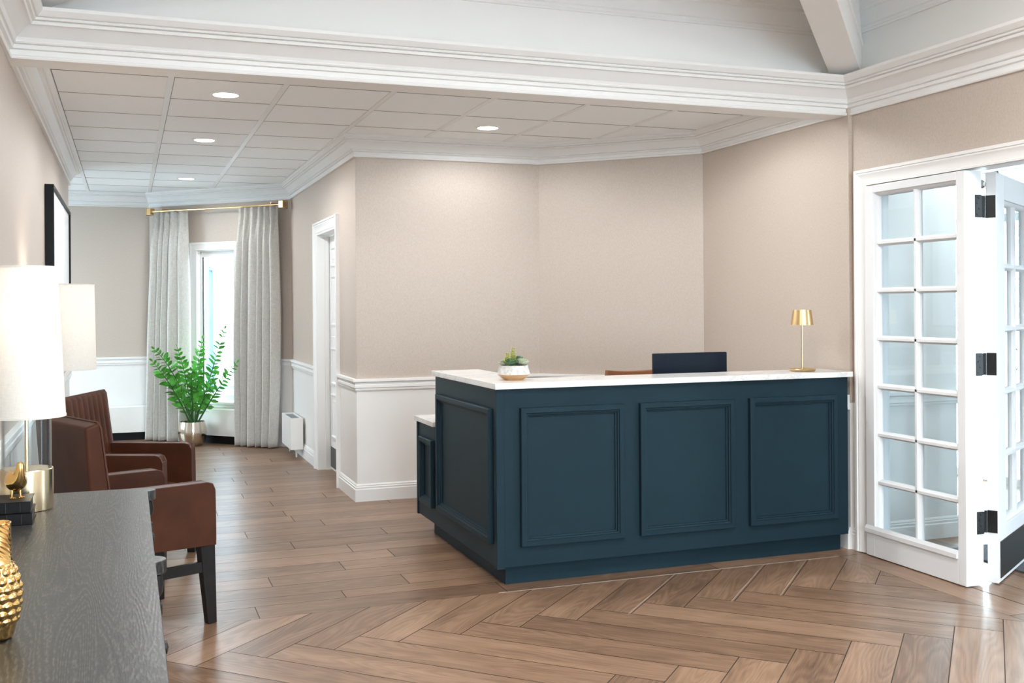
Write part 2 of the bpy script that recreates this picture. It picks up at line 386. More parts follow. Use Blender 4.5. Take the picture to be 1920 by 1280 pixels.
# floor: hall planks, border, herringbone, vestibule planks
def clip(poly, x0, x1, y0, y1):
    for ax, lim, sg in ((0, x0, 1), (0, x1, -1), (1, y0, 1), (1, y1, -1)):
        out = []
        for i in range(len(poly)):
            a, c = poly[i], poly[(i+1) % len(poly)]
            da, dc = sg*(a[ax]-lim), sg*(c[ax]-lim)
            if da >= 0: out.append(a)
            if (da >= 0) != (dc >= 0):
                t = da/(da-dc); out.append(tuple(a[k]+(c[k]-a[k])*t for k in range(len(a))))
        poly = out
        if len(poly) < 3: return None
    return poly
FP = []   # (polygon with uv, rnd)
def plank(o, du, dv, L, W, reg, g=0.0022):
    """rectangle from corner o along du (length L) and dv (width W); vertices carry u, v for the grain"""
    ou, ov = random.uniform(0, 60), random.uniform(0, 60)
    pts = []
    for a, c in ((g, g), (L-g, g), (L-g, W-g), (g, W-g)):
        pts.append((o[0]+du[0]*a+dv[0]*c, o[1]+du[1]*a+dv[1]*c, ou+a, ov+c))
    p = clip(pts, *reg)
    if p: FP.append((p, random.random()))
rows = [4.857, 5.055, 5.19]+[5.19+0.1975*k for k in range(1, 37)]
known = {0: 0.56, 1: 0.996, 2: 1.35, 3: 0.686, 4: 1.098, 5: 1.42, 7: 0.917, 9: 0.688, 11: 1.034, 14: 0.97, 16: 0.808}
rr = random.Random(3)
PL = 1.205
for k in range(len(rows)-1):
    x0 = known.get(k, rr.uniform(0, PL))
    x0 -= PL*math.ceil((x0+2.1)/PL)
    x = x0
    while x < 3.95:
        plank((x, rows[k]), (1, 0), (0, 1), PL, rows[k+1]-rows[k], (-2.1, 3.95, 4.857, 12.1)); x += PL
Wd = 0.194; n6 = 6; u0 = 0.038; v0 = 0.115+32*Wd
rg = (XL-0.02, 3.743, -4.05, 4.857)
def uvp(u, v): return ((u+v)*sq, (v-u)*sq)
for a in range(-8, 9):          # spines: lattice vectors (1,1) and (6,-6)
    for k in range(-60, 60):
        ua = u0+Wd*(k+n6*a); va = v0+Wd*(k-n6*a)
        plank(uvp(ua, va), (sq, sq), (sq, -sq), n6*Wd, Wd, rg)
        plank(uvp(ua+Wd, va), (sq, -sq), (sq, sq), n6*Wd, Wd, rg)
y = 4.857
while y > -4.1:
    plank((3.743, y), (0, -1), (1, 0), PL, 0.197, (3.74, 3.945, -4.05, 4.857)); y -= PL
x = 3.945; k = 0
while x < 6.5:
    y = 7.2+rr.uniform(0, PL)
    while y > 1.4:
        plank((x, y), (0, -1), (1, 0), PL, 0.195, (3.945, 6.45, 1.5, 7.1)); y -= PL
    x += 0.195
b = MB()
b.box(-2.12, 6.5, -4.12, 12.12, -0.06, -0.0012, 1)
nb = len(b.f)
me = None
for p, r_ in FP: b.add([(q[0], q[1], 0.0) for q in p], [tuple(range(len(p)))], 0)
nq = len(b.v)
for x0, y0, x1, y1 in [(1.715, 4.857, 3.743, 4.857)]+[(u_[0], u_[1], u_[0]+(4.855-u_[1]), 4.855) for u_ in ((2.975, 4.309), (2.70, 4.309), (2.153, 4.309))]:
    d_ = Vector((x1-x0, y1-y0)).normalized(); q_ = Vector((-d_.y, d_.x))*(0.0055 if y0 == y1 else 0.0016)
    b.add([(x0-q_.x, y0-q_.y, .0003), (x1-q_.x, y1-q_.y, .0003), (x1+q_.x, y1+q_.y, .0003), (x0+q_.x, y0+q_.y, .0003)], [(0, 1, 2, 3)], 2)  # pale strips: the glint on the joints by the desk, put into colour
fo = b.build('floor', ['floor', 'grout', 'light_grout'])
me = fo.data
uvl = me.uv_layers.new(name='UVMap'); at = me.attributes.new('rnd', 'FLOAT', 'FACE')
nv = 8
# vertices were appended plank by plank after the slab's eight
uvs = {}
vi = nv
for p, r_ in FP:
    for q in p: uvs[vi] = (q[2], q[3]); vi += 1
for pl in me.polygons:
    for li in pl.loop_indices:
        uvl.data[li].uv = uvs.get(me.loops[li].vertex_index, (0, 0))
for i in range(len(me.polygons)):
    at.data[i].value = FP[i-nb][1] if nb <= i < nb+len(FP) else 0.5
struct(fo, 'wood plank floor changing from straight boards to herringbone', 'floor')

# tiled hall ceiling with its grid
b = MB()
b.box(-2.1, 4.06, 5.15, 12.1, ZC, ZC+0.09, 0)
gx = [0.231+0.612*k for k in range(-3, 7)]
gy = [7.09+0.598*k for k in range(-3, 9)]
for x in gx:
    if x < -2 or x > 3.9: continue
    b.box(x-0.016, x+0.016, 5.15, 12.05, ZC-0.004, ZC+0.002, 1)
    b.box(x+0.016, x+0.020, 5.15, 12.05, ZC-0.0015, ZC+0.002, 2)
for y in gy:
    if y < 5.2 or y > 12: continue
    for i in range(len(gx)-1): b.box(gx[i]+0.020, gx[i+1]-0.016, y-0.0035, y+0.0035, ZC-0.0015, ZC+0.002, 2)
struct(b.build('ceiling', ['tile', 'tee', 'shadowgap']), 'suspended ceiling of pale acoustic tiles over the hall', 'ceiling')

# raised lobby ceiling (hipped) with its boxed corner rafters
zc = 3.12; xm = (XL+XW)/2; hw = (XW-XL)/2; zr = zc+hw*0.22
b = MB()
A, B_, C_, D_ = (XL, 5.0, zc), (XW, 5.0, zc), (XW, -4.0, zc), (XL, -4.0, zc)
R1, R2 = (xm, 5.0-hw, zr), (xm, -4.0+hw, zr)
def up(p): return (p[0], p[1], p[2]+0.08)
for poly in ((A, B_, R1), (B_, C_, R2, R1), (C_, D_, R2), (D_, A, R1, R2)):
    n = len(poly); b.add(list(poly)+[up(p) for p in poly], [tuple(range(n)), tuple(range(n, 2*n))[::-1]])
struct(b.build('ceiling_lobby', 'ceil'), 'raised white hipped ceiling over the lobby', 'ceiling')
def rafter(name, c, d, label):
    d = Vector(d).normalized(); s = Vector((-d.y, d.x)); b = MB()
    def T(t, o, z): return (c[0]+d.x*t+s.x*o, c[1]+d.y*t+s.y*o, z+t*0.155)
    b.box(0.06, 3.0, -0.085, 0.085, 2.70, 3.16, 0, T)
    for o in (-0.085, 0.085): b.box(0.06, 3.0, o-0.012, o+0.012, 2.86, 2.885, 0, T)
    struct(b.build(name, 'ceil', bevel=0.004), label, 'beam')
rafter('trim_rafter_right', (XW, 5.0), (-1, -1, 0), 'boxed white rafter rising from the right corner of the lobby')
rafter('trim_rafter_left', (XL, 5.0), (1, -1, 0), 'boxed white rafter rising from the left corner of the lobby')

# mouldings
crown_l = [(0, 2.505), (.016, 2.505), (.019, 2.512), (.018, 2.519), (.009, 2.523), (.010, 2.545), (.024, 2.548), (.026, 2.563), (.022, 2.567), (.034, 2.570), (.037, 2.576), (.034, 2.581), (.040, 2.594), (.056, 2.608), (.072, 2.624), (.092, 2.637), (.104, 2.638), (.108, 2.650), (.103, 2.654), (.119, 2.656), (.122, 2.663), (.118, 2.667), (.130, 2.669), (.140, 2.679), (.150, 2.690), (.152, 2.704), (0, 2.704)]
crown_s = [(0, 2.955), (.012, 2.955), (.014, 2.965), (.010, 2.972), (.012, 2.985), (.020, 2.99), (.026, 3.01), (.040, 3.035), (.060, 3.055), (.068, 3.058), (.070, 3.075), (.080, 3.08), (.082, 3.12), (0, 3.12)]
crown_h = [(0, 2.507), (.018, 2.507), (.021, 2.514), (.019, 2.520), (.010, 2.524), (.012, 2.545), (.026, 2.548), (.029, 2.555), (.025, 2.560), (.034, 2.564), (.040, 2.577), (.052, 2.595), (.068, 2.609), (.082, 2.613), (.086, 2.621), (.081, 2.625), (.093, 2.627), (.096, 2.636), (.106, 2.641), (.112, 2.650), (.114, 2.6595), (0, 2.6595)]
rail_p = [(0, .805), (.010, .805), (.013, .813), (.013, .822), (.020, .828), (.020, .846), (.015, .851), (.017, .862), (.030, .872), (.030, .889), (.027, .891), (0, .891)]
base_p = [(0, 0), (.018, 0), (.018, .086), (.013, .092), (.014, .104), (.009, .109), (.010, .116), (.004, .126), (0, .126)]
def mould(name, path, prof, label, cat='moulding', m='trim'):
    b = MB(); b.sweep(path, prof, side=-1)
    return struct(b.build(name, m, smooth=20), label, cat)
lob = [(XL, -4.0), (XL, 5.0), (XW, 5.0), (XW, -4.0)]
mould('trim_1', lob, crown_l, 'deep white crown moulding around the lobby')
mould('trim_2', lob, crown_s, 'upper white crown moulding under the raised ceiling')
mould('trim_3', [(-2.0, 12.0), CF, CW, (XH, YF), C2, C3, (XR, 5.15)], crown_h, 'white crown moulding around the hall and desk alcove')
mould('trim_4', [(XL, 5.15), (XL, 10.0), (-2.0, 10.0)], crown_h, 'white crown moulding along the left hall wall')
def ws(s): return (CW[0]-s*sq, CW[1]+s*sq)
mould('trim_5', [(-2.0, 12.0), CF, ws(1.306)], rail_p, 'white chair rail on the far wall', 'chair rail')
mould('trim_6', [ws(0.641), CW, (XH, 9.2)], rail_p, 'white chair rail between window and narrow door', 'chair rail')
mould('trim_7', [(XH, 8.13), (XH, YF), C2, C3, (XR, 4.975)], rail_p, 'white chair rail around the desk alcove', 'chair rail')
mould('trim_8', [(XL, -4.0), (XL, 10.0), (-2.0, 10.0)], rail_p, 'white chair rail along the left wall', 'chair rail')
mould('trim_9', [(XW, 2.09), (XW, -4.0)], rail_p, 'white chair rail right of the glazed doors', 'chair rail')
mould('baseboard_hall', [(XH, 10.6), (XH, 9.2)], base_p, 'white baseboard left of the narrow door', 'baseboard')
mould('baseboard_front', [(XH, 8.13), (XH, YF), C2, C3, (XR, 4.975)], base_p, 'white baseboard around the desk alcove', 'baseboard')
mould('baseboard_left', [(XL, -4.0), (XL, 10.0), (-2.0, 10.0)], base_p, 'white baseboard along the left wall', 'baseboard')
mould('baseboard_right', [(XW, 4.972), (XW, 4.922)], base_p, 'short white baseboard between desk and door casing', 'baseboard')
mould('baseboard_rear', [(XW, 2.09), (XW, -4.0), (XL, -4.0)], base_p, 'white baseboard at the back of the lobby', 'baseboard')

cas_p = [(0, 0), (0, .016), (.010, .019), (.014, .013), (.030, .015), (.055, .024), (.062, .028), (.070, .028), (.073, .034), (.088, .034), (.090, .030), (.090, 0)]
# ---- hall door (door_1): two half leaves, raised panels, kick plate
Tw = lambda a, bb, c: (XH-c, a, bb)
b = MB(); b.sweep([(9.11, 0), (9.11, 2.055), (8.22, 2.055), (8.22, 0)], cas_p, Tw, side=-1)
for y0, y1 in ((9.095, 9.112), (8.218, 8.235)): b.box(XH-0.012, XH+0.14, y0, y1, 0, 2.04)
b.box(XH-0.012, XH+0.14, 8.218, 9.112, 2.04, 2.057)
for y0, y1 in ((9.08, 9.096), (8.234, 8.25)): b.box(XH+0.055, XH+0.09, y0, y1, 0, 2.03)
struct(b.build('trim_door_hall', 'trim', smooth=25), 'white moulded casing of the narrow hall door', 'door casing')
dr = thing('door_1', 'white half-split panelled door recessed in the hall wall', 'door', (1.662, 8.665, 0)); dr['kind'] = 'structure'
def leafbox(z0, z1):
    b = MB(); b.box(0, 0.04, -0.425, 0.425, z0, z1); return b
for nm, z0, z1 in (('upper_leaf', 1.165, 2.03), ('lower_leaf', 0.012, 1.158)):
    b = leafbox(z0, z1)
    for y0, y1 in ((-0.33, -0.05), (0.05, 0.33)):
        for za, zb in (((z0+0.09, z0+0.52), (z0+0.60, z1-0.10)) if nm == 'upper_leaf' else ((z0+0.28, z0+0.66), (z0+0.74, z1-0.09))):
            b.sweep([(y0, za), (y1, za), (y1, zb), (y0, zb)], [(0, 0), (0, .012), (.012, .014), (.022, .004), (.022, 0)], lambda a, q, c: (-c, a, q), side=1, closed=True)
            b.box(-0.008, 0.0, y0+0.06, y1-0.06, za+0.06, zb-0.06)
    b.build(nm, 'trim', dr)
b = MB(); b.box(-0.004, 0.0, -0.40, 0.40, 0.03, 0.205); b.build('kick_plate', 'kick', dr)
b = MB(); b.lathe([(0, 0.06), (0.022, 0.055), (0.028, 0.04), (0.02, 0.02), (0.010, 0.014), (0.010, 0.0)], (0, -0.36, 1.0), 20, T=lambda x, y, z: (-(z-1.0), y, 1.0+x)); b.build('knob', 'steel', dr, smooth=40)

# ---- window_1 in the angled wall
def Tn(a, z, c): return (CW[0]-a*sq-c*sq, CW[1]+a*sq-c*sq, z)
def wbox(b, s0, s1, o0, o1, z0, z1, mi=0): b.box(s0, s1, o0, o1, z0, z1, mi, lambda s, o, z: Tn(s, z, o))
w1 = thing('window_1', 'tall white casement window between the two linen curtains', 'window'); w1['kind'] = 'structure'
b = MB(); b.sweep([(.726, .43), (.726, 2.022), (1.221, 2.022), (1.221, .43)], [(o*0.94, c*0.8) for o, c in cas_p], Tn, side=1)
wbox(b, .726, 1.221, -0.12, 0.0, 2.012, 2.024); wbox(b, .720, .732, -0.12, 0, .43, 2.022); wbox(b, 1.215, 1.227, -0.12, 0, .43, 2.022)
b.build('casing', 'trim', w1, smooth=25)
b = MB()
for s0, s1 in ((.732, .776), (1.189, 1.215)): wbox(b, s0, s1, -0.085, -0.045, .44, 2.012)
wbox(b, .776, 1.189, -0.085, -0.045, 1.952, 2.012); wbox(b, .776, 1.189, -0.085, -0.045, .44, .50)
b.build('sash', 'trim', w1, bevel=0.004)
b = MB(); wbox(b, 1.183, 1.189, -0.062, -0.046, .50, 1.952); b.build('gasket', 'black', w1)
b = MB(); wbox(b, .776, 1.186, -0.066, -0.062, .50, 1.952); b.build('pane', 'pane', w1)
b = MB(); wbox(b, .64, 1.307, -0.12, 0.055, .405, .432); wbox(b, .66, 1.287, 0, 0.022, .37, .405); b.build('sill', 'trim', w1, bevel=0.004)

# ---- glazed doors on the right wall
Tr = lambda a, bb, c: (XW-c, a, bb)
b = MB(); b.sweep([(4.83, 0.004), (4.83, 2.085), (2.2, 2.085), (2.2, 0.004)], cas_p, Tr, side=-1)
b.box(XW-0.010, XW+0.125, 4.83, 4.846, 0, 2.085); b.box(XW-0.010, XW+0.125, 2.184, 2.2, 0, 2.085); b.box(XW-0.010, XW+0.125, 2.184, 4.846, 2.085, 2.101)
struct(b.build('trim_door_right', 'trim', smooth=25), 'white moulded casing around the glazed doors', 'door casing')

def glazed(root, Wf, z0, z1, th, stl, str_, zb, zt, cols, rows_, mw):
    """leaf in local x 0..Wf, y 0..th (front at y=0)"""
    b = MB()
    b.box(0, stl, 0, th, z0, z1); b.box(Wf-str_, Wf, 0, th, z0, z1); b.build('stile', 'door', root, bevel=0.003)
    b = MB(); b.box(stl, Wf-str_, 0, th, z0, zb); b.box(stl, Wf-str_, 0, th, zt, z1)
    b.build('rail', 'door', root, bevel=0.003)
    b = MB()
    pr = [(0, 0.012), (0.010, 0.020), (0.018, 0.036), (0.018, 0.06), (0, 0.06)]
    T = lambda a, q, c: (a, c, q)
    b.sweep([(stl, zb), (Wf-str_, zb), (Wf-str_, zt), (stl, zt)], pr, T, side=1, closed=True)
    x0, x1, za, zc_ = stl+0.012, Wf-str_-0.012, zb+0.012, zt-0.012
    bar = [(-mw/2, 0.055), (-mw/2, 0.034), (-mw/3.2, 0.026), (-mw/5, 0.016), (mw/5, 0.016), (mw/3.2, 0.026), (mw/2, 0.034), (mw/2, 0.055)]
    for i in range(1, cols):
        x = x0+(x1-x0)*i/cols; b.sweep([(x, za), (x, zc_)], bar, T)
    for j in range(1, rows_):
        z = za+(zc_-za)*j/rows_; b.sweep([(x0, z), (x1, z)], bar, T)
    b.build('glazing_bars', 'door', root, smooth=35)
    b = MB(); b.box(x0, x1, 0.046, 0.050, za, zc_); b.build('pane', 'pane', root)
# fixed leaf: its front faces west, local x runs south from the casing
d2 = thing('door_2', 'white glazed door leaf closed beside the reception desk', 'door', (3.908, 4.828, 0), R(-90)); d2['kind'] = 'structure'
# rotation -90: local +x -> -y world, local +y -> +x world
glazed(d2, 0.748, 0.005, 2.078, 0.11, 0.070, 0.055, 0.140, 2.035, 2, 7, 0.034)
b = MB(); b.sweep([(0.0, .135), (0.693, .135)], [(0, -0.001), (0, -.012), (.022, -.012), (.040, -0.001)], lambda a, q, c: (a, c, q), side=1); b.build('bottom_bead', 'door', d2)
for z in (1.846, 1.054, 0.262):
    b = MB(); b.box(0.748, 0.7515, 0.068, 0.112, z, z+0.112)
    for q in range(4): b.lathe([(0.0055, 0), (0.0045, .0015), (0, .002)], (0, 0, 0), 10, T=lambda x, y, zz, q=q: (0.7515+zz, 0.080+0.012*(q % 2)+y, z+0.016+q*0.027+x))
    b.build('hinge_plate', 'iron', d2)
# open leaf
d3 = thing('door_3', 'white glazed door swung open into the vestibule', 'door', (4.091, 4.057, 0), math.atan2(.529, .849)); d3['kind'] = 'structure'
glazed(d3, 0.95, 0.010, 2.074, 0.052, 0.165, 0.165, 0.285, 1.945, 2, 5, 0.036)
b = MB(); b.box(0.035, 0.93, -0.004, 0.0, 0.03, 0.215); b.build('kick_plate', 'kick', d3)
for z in (1.846, 1.054, 0.262):
    b = MB(); b.box(-0.003, 0.0, 0.004, 0.050, z, z+0.112); b.build('hinge_plate', 'iron', d3)
    b = MB(); b.tube([(-0.012, 0.056, z), (-0.012, 0.056, z+0.112)], 0.0075, 12); b.build('hinge_barrel', 'iron', d3, smooth=40)
b = MB()
P = [(0.625+0.062*math.cos(R(t)), -0.0005, 1.105+0.062*math.sin(R(t))) for t in range(50, 311, 10)]
for p, q in zip(P, P[1:]):
    c = Vector((0.625, 0, 1.105)); i0 = c+(Vector(p)-c)*0.82; i1 = c+(Vector(q)-c)*0.82
    b.add([(p[0], .0455, p[2]), (q[0], .0455, q[2]), (i1.x, .0455, i1.z), (i0.x, .0455, i0.z)], [(0, 1, 2, 3)])
b.build('lettering', 'teal', d3)
b = MB(); b.lathe([(0.024, 0), (0.024, .012), (0.014, .02), (0, .02)], (0, 0, 0), 6, T=lambda x, y, z: (-0.004-z, 0.064+y*0.7, 2.015+x)); b.build('door_catch', 'steel', d3)

# ---- vestibule beyond the doors
def wbx(name, x0, x1, y0, y1, z0, z1, label, m='white', cat='wall'):
    b = MB(); b.box(x0, x1, y0, y1, z0, z1); return struct(b.build(name, m), label, cat)
wbx('wall_vestibule_near', 4.06, 4.74, 5.02, 7.1, 0, 2.5, 'white wall seen through the closed glazed door')
wbx('wall_vestibule_north', 4.74, 6.5, 7.0, 7.12, 0, 2.5, 'white far wall of the vestibule')
wbx('wall_vestibule_south', 4.06, 6.5, 1.38, 1.5, 0, 2.5, 'white near wall of the vestibule')
wbx('wall_vestibule_east', 6.42, 6.5, 2.25, 5.72, 0, 2.5, 'white solid wall between the two outer glazings of the vestibule')
wv = thing('window_7', 'white framed narrow glazing at the near end of the vestibule', 'window'); wv['kind'] = 'structure'
b = MB()
for y in (1.5, 2.19): b.box(6.42, 6.50, y, y+0.06, 0, 2.45)
for z in (0, 2.05, 2.39): b.box(6.42, 6.50, 1.5, 2.25, z, z+0.06)
b.build('frame', 'trim', wv)
b = MB(); b.box(6.458, 6.462, 1.5, 2.25, 0.03, 2.42); b.build('pane', 'pane', wv)
wbx('ceiling_vestibule', 4.06, 6.56, 1.38, 7.12, 2.45, 2.55, 'white ceiling of the vestibule', 'ceil', 'ceiling')
mould('trim_10', [(4.06, 5.02), (4.74, 5.02), (4.74, 7.0), (6.45, 7.0)], rail_p, 'white chair rail in the vestibule', 'chair rail')
mould('baseboard_vestibule', [(4.06, 5.02), (4.74, 5.02), (4.74, 7.0), (6.45, 7.0)], base_p, 'white baseboard in the vestibule', 'baseboard')
wv = thing('window_2', 'white framed outer glazing of the vestibule', 'window'); wv['kind'] = 'structure'
b = MB()
for y in (5.72, 6.34, 6.94): b.box(6.42, 6.50, y, y+0.06, 0, 2.45)
for z in (0, 2.05, 2.39): b.box(6.42, 6.50, 5.72, 7.0, z, z+0.06)
b.build('frame', 'trim', wv, bevel=0.004)
b = MB(); b.box(6.458, 6.462, 5.72, 7.0, 0.03, 2.42); b.build('pane', 'pane', wv)
b = MB(); b.box(4.40, 6.2, 2.4, 4.75, 0.0, 0.010)
tag(b.build('door_mat', 'rug', bevel=0.003), 'dark grey woven entrance mat behind the open glazed door', 'mat')

# unseen rear lobby windows, added to let daylight in (glazing bars)
for k, x in enumerate((0.49, 1.79, 3.09)):
    xx = XW-x-0.0
    w = thing('window_%d' % (3+k), ['tall rear window nearest the glazed doors', 'middle tall rear window', 'tall rear window nearest the dresser'][k], 'window'); w['kind'] = 'structure'
    xa, xb = XW-(0.35+1.3*k)-1.1, XW-(0.35+1.3*k)
    b = MB()
    for q in (xa, (xa+xb)/2-0.02, xb-0.05): b.box(q, q+0.05, -4.09, -4.03, 0.15, 2.75)
    for z in (0.15, 0.8, 2.1, 2.70): b.box(xa, xb, -4.09, -4.03, z, z+0.05)
    b.build('frame', 'trim', w)
    b = MB(); b.box(xa, xb, -4.062, -4.058, 0.17, 2.73); b.build('pane', 'pane', w)
w = thing('window_6', 'tall window in the hidden far left corner of the hall', 'window'); w['kind'] = 'structure'
b = MB()
for q in (10.9, 11.325, 11.75): b.box(-2.09, -2.03, q, q+.05, .45, 2.3)
for z in (.45, 2.25): b.box(-2.09, -2.03, 10.9, 11.8, z, z+.05)
b.build('frame', 'trim', w)
b = MB(); b.box(-2.062, -2.058, 10.9, 11.8, .47, 2.28); b.build('pane', 'pane', w)
# outside
b = MB(); b.box(-40, 50, -40, 60, -0.25, -0.10)
struct(b.build('ground', 'snow'), 'pale paving outside the windows', 'ground')
# ================================================================== THINGS
def bp(mb, name, mats, root, **kw):
    l = root.location; p = root
    while p.parent is not None: p = p.parent; l = p.location
    mb.v = [(x-l[0], y-l[1], z-l[2]) for x, y, z in mb.v]
    return mb.build(name, mats, root, **kw)

# ---------------- reception desk
D = thing('reception_desk', 'dark blue panelled reception desk with a white veined counter', 'reception desk', (2.8, 5.5, 0))
Lp = [(1.74, 4.935), (3.87, 4.935), (3.87, 5.19), (2.00, 5.19), (2.00, 6.05), (1.74, 6.05)]
b = MB(); b.prism(Lp, 0.10, 1.0); bp(b, 'body', 'blue', D, bevel=0.002)
b = MB(); b.prism([(1.742, 6.05), (2.33, 6.05), (2.33, 6.475), (1.742, 6.475)], 0.10, 0.69); b.box(1.736, 1.752, 6.452, 6.480, 0.095, 0.69); bp(b, 'side_cabinet', 'blue', D, bevel=0.002)
b = MB(); b.box(1.733, 1.776, 4.928, 4.972, 0.094, 1.0); bp(b, 'corner_post', 'blue', D, bevel=0.002)
b = MB(); b.prism([(1.80, 4.992), (3.857, 4.992), (3.857, 5.17), (2.02, 5.17), (2.02, 6.30), (1.80, 6.30)], 0.0, 0.10); bp(b, 'toe_kick', 'blue', D)
fr = [(0, 0), (0, .024), (.003, .026), (.026, .026), (.029, .019), (.036, .018), (.038, .009), (.045, .008), (.047, 0)]
Tf = lambda a, q, c: (a, 4.935-c, q)
Ts = lambda a, q, c: (1.74-c, a, q)
for x0, x1 in ((1.86, 2.437), (2.533, 3.107), (3.205, 3.783)):
    b = MB(); b.sweep([(x0, .2), (x1, .2), (x1, .901), (x0, .901)], fr, Tf, closed=True); bp(b, 'panel_moulding', 'blue', D)
b = MB(); b.sweep([(4.998, .212), (5.97, .212), (5.97, .896), (4.998, .896)], fr, Ts, closed=True); bp(b, 'panel_moulding', 'blue', D)
b = MB(); b.sweep([(6.075, .195), (6.36, .195), (6.36, .605), (6.075, .605)], fr, Ts, closed=True); bp(b, 'panel_moulding', 'blue', D)
b = MB(); b.prism([(1.72, 4.905), (3.885, 4.905), (3.885, 5.213), (2.021, 5.213), (2.021, 6.07), (1.72, 6.07)], 1.0, 1.03); bp(b, 'countertop', 'quartz', D, bevel=0.002)
b = MB(); b.prism([(1.722, 6.052), (2.36, 6.052), (2.36, 6.49), (1.722, 6.49)], 0.69, 0.72); bp(b, 'side_top', 'quartz', D, bevel=0.002)
b = MB(); b.prism([(2.0, 5.192), (3.885, 5.192), (3.885, 5.80), (2.0, 5.80)], 0.695, 0.72); bp(b, 'work_surface', 'quartz', D)

# monitor
t = thing('computer_monitor', 'dark computer monitor seen from behind on the reception desk', 'monitor', (3.145, 5.47, 0.72))
b = MB(); b.prism(rounded(-.249, .249, -.155, .155, .006, 3), 0, .018, T=lambda x, y, z: (x, z-.02, .257+y)); b.build('screen_housing', 'navy', t, bevel=0.002)
b = MB(); b.box(-.03, .03, .0, .018, .01, .20); b.build('stand_neck', 'navy', t, bevel=0.003)
b = MB(); b.prism(rounded(-.12, .12, -.07, .10, .02), 0, .012); b.build('stand_foot', 'navy', t, bevel=0.002)

# office chair behind the desk
t = thing('office_chair', 'tan leather office chair with its back rising behind the monitor', 'chair', (3.19, 6.02, 0))
def slab(w, h, th, bend, dip, n=12, m=8):
    b = MB(); vs = []
    for side in (0, 1):
        for j in range(m+1):
            for i in range(n+1):
                u = i/n*2-1; v = j/m
                z = h*v-(dip*(1-u*u) if j == m else dip*(1-u*u)*v**4)
                vs.append((u*w/2*(0.93+0.07*math.sin(pi*v)), (th if side else 0)-bend*u*u, z))
    fs = []; k = (n+1)*(m+1)
    for s in (0, 1):
        for j in range(m):
            for i in range(n):
                q = s*k+j*(n+1)+i; fs.append((q, q+1, q+n+2, q+n+1))
    for i in range(n): fs += [(i, i+1, k+i+1, k+i), (m*(n+1)+i, m*(n+1)+i+1, k+m*(n+1)+i+1, k+m*(n+1)+i)]
    for j in range(m): fs += [(j*(n+1), (j+1)*(n+1), k+(j+1)*(n+1), k+j*(n+1)), (j*(n+1)+n, (j+1)*(n+1)+n, k+(j+1)*(n+1)+n, k+j*(n+1)+n)]
    return b.add(vs, fs)
b = slab(.44, .46, .05, .03, .014); b.v = [(x, y+.26, z+.527) for x, y, z in b.v]; b.build('backrest', 'leather_tan', t, bevel=0.006)
b = MB(); b.prism(rounded(-.24, .24, -.23, .23, .08), .43, .50); b.build('seat', 'leather_tan', t, bevel=0.015)
b = MB(); b.tube([(0, .2, .44), (0, .33, .46), (0, .335, .60)], .018); b.build('back_bracket', 'iron', t, smooth=40)
b = MB(); b.tube([(0, 0, .10), (0, 0, .43)], .028, 12); b.build('column', 'iron', t, smooth=40)
for k in range(5):
    a = 2*pi*k/5+.3; c, s_ = math.cos(a), math.sin(a)
    b = MB(); b.tube([(0, 0, .11), (.15*c, .15*s_, .09), (.28*c, .28*s_, .065)], [.024, .02, .015]); leg = b.build('leg', 'iron', t, smooth=40)
    b = MB(); b.lathe([(0, -.012), (.026, -.012), (.03, -.006), (.03, .006), (.026, .012), (0, .012)], n=16, T=lambda x, y, z, c=c, s_=s_: (.28*c+x*c-z*s_, .28*s_+x*s_+z*c, .03+y)); b.build('caster', 'black', leg, smooth=40)

# small brass lamp
t = thing('table_lamp', 'small brass cordless table lamp standing at the right end of the counter', 'lamp', (3.655, 5.062, 1.03))
b = MB(); b.lathe([(0, 0), (.066, 0), (.070, .003), (.076, .013), (.074, .015), (.066, .009), (.012, .008), (.009, .013), (0, .014)], n=40); b.build('base', 'brass', t, smooth=35)
b = MB(); b.lathe([(0, .008), (.0055, .008), (.0055, .31), (0, .31)], n=14); b.build('stem', 'brass', t, smooth=40)
b = MB(); b.ring([(.064, .267), (.0515, .353), (.002, .354), (.002, .352), (.0495, .351), (.062, .267)], n=40); b.build('lamp_shade', 'brass', t, smooth=35)

# succulent bowl
t = thing('succulent_planter', 'two-tone ceramic bowl of succulents on the corner of the counter', 'potted plant', (1.898, 5.118, 1.03))
b = MB(); b.lathe([(0, 0), (.050, 0), (.053, .004), (.070, .017), (.0865, .0295), (.0865, .031)], n=48); b.build('bowl_base', 'tan_glaze', t, smooth=40)
b = MB(); b.ring([(.0865, .031), (.083, .045), (.0735, .077), (.0705, .077), (.078, .045), (.07, .031)], n=64); b.build('bowl_band', 'white_glaze', t, smooth=40)
b = MB(); b.lathe([(0, .066), (.072, .066)], n=32); b.build('soil', 'soil', t)
def rosette(b, c, r, n, lay, mi=0, tilt=0.5):
    for l in range(lay):
        f = 1-l/lay*0.75
        for k in range(n):
            a = 2*pi*(k+0.5*l)/n; d = Vector((math.cos(a), math.sin(a), tilt+1.3*l/lay)).normalized(); s = Vector((-math.sin(a), math.cos(a), 0)); u = d.cross(s)
            L = r*f; w = L*0.36; p = Vector(c)+Vector((0, 0, l*r*0.13))
            pts = [p, p+d*L*.55+s*w-u*w*.15, p+d*L, p+d*L*.55-s*w-u*w*.15, p+d*L*.55+u*w*.35, p+d*L*.5-u*w*.5]
            b.add(pts, [(0, 1, 4), (1, 2, 4), (2, 3, 4), (3, 0, 4), (1, 0, 5), (2, 1, 5), (3, 2, 5), (0, 3, 5)], mi)
rs = random.Random(5)
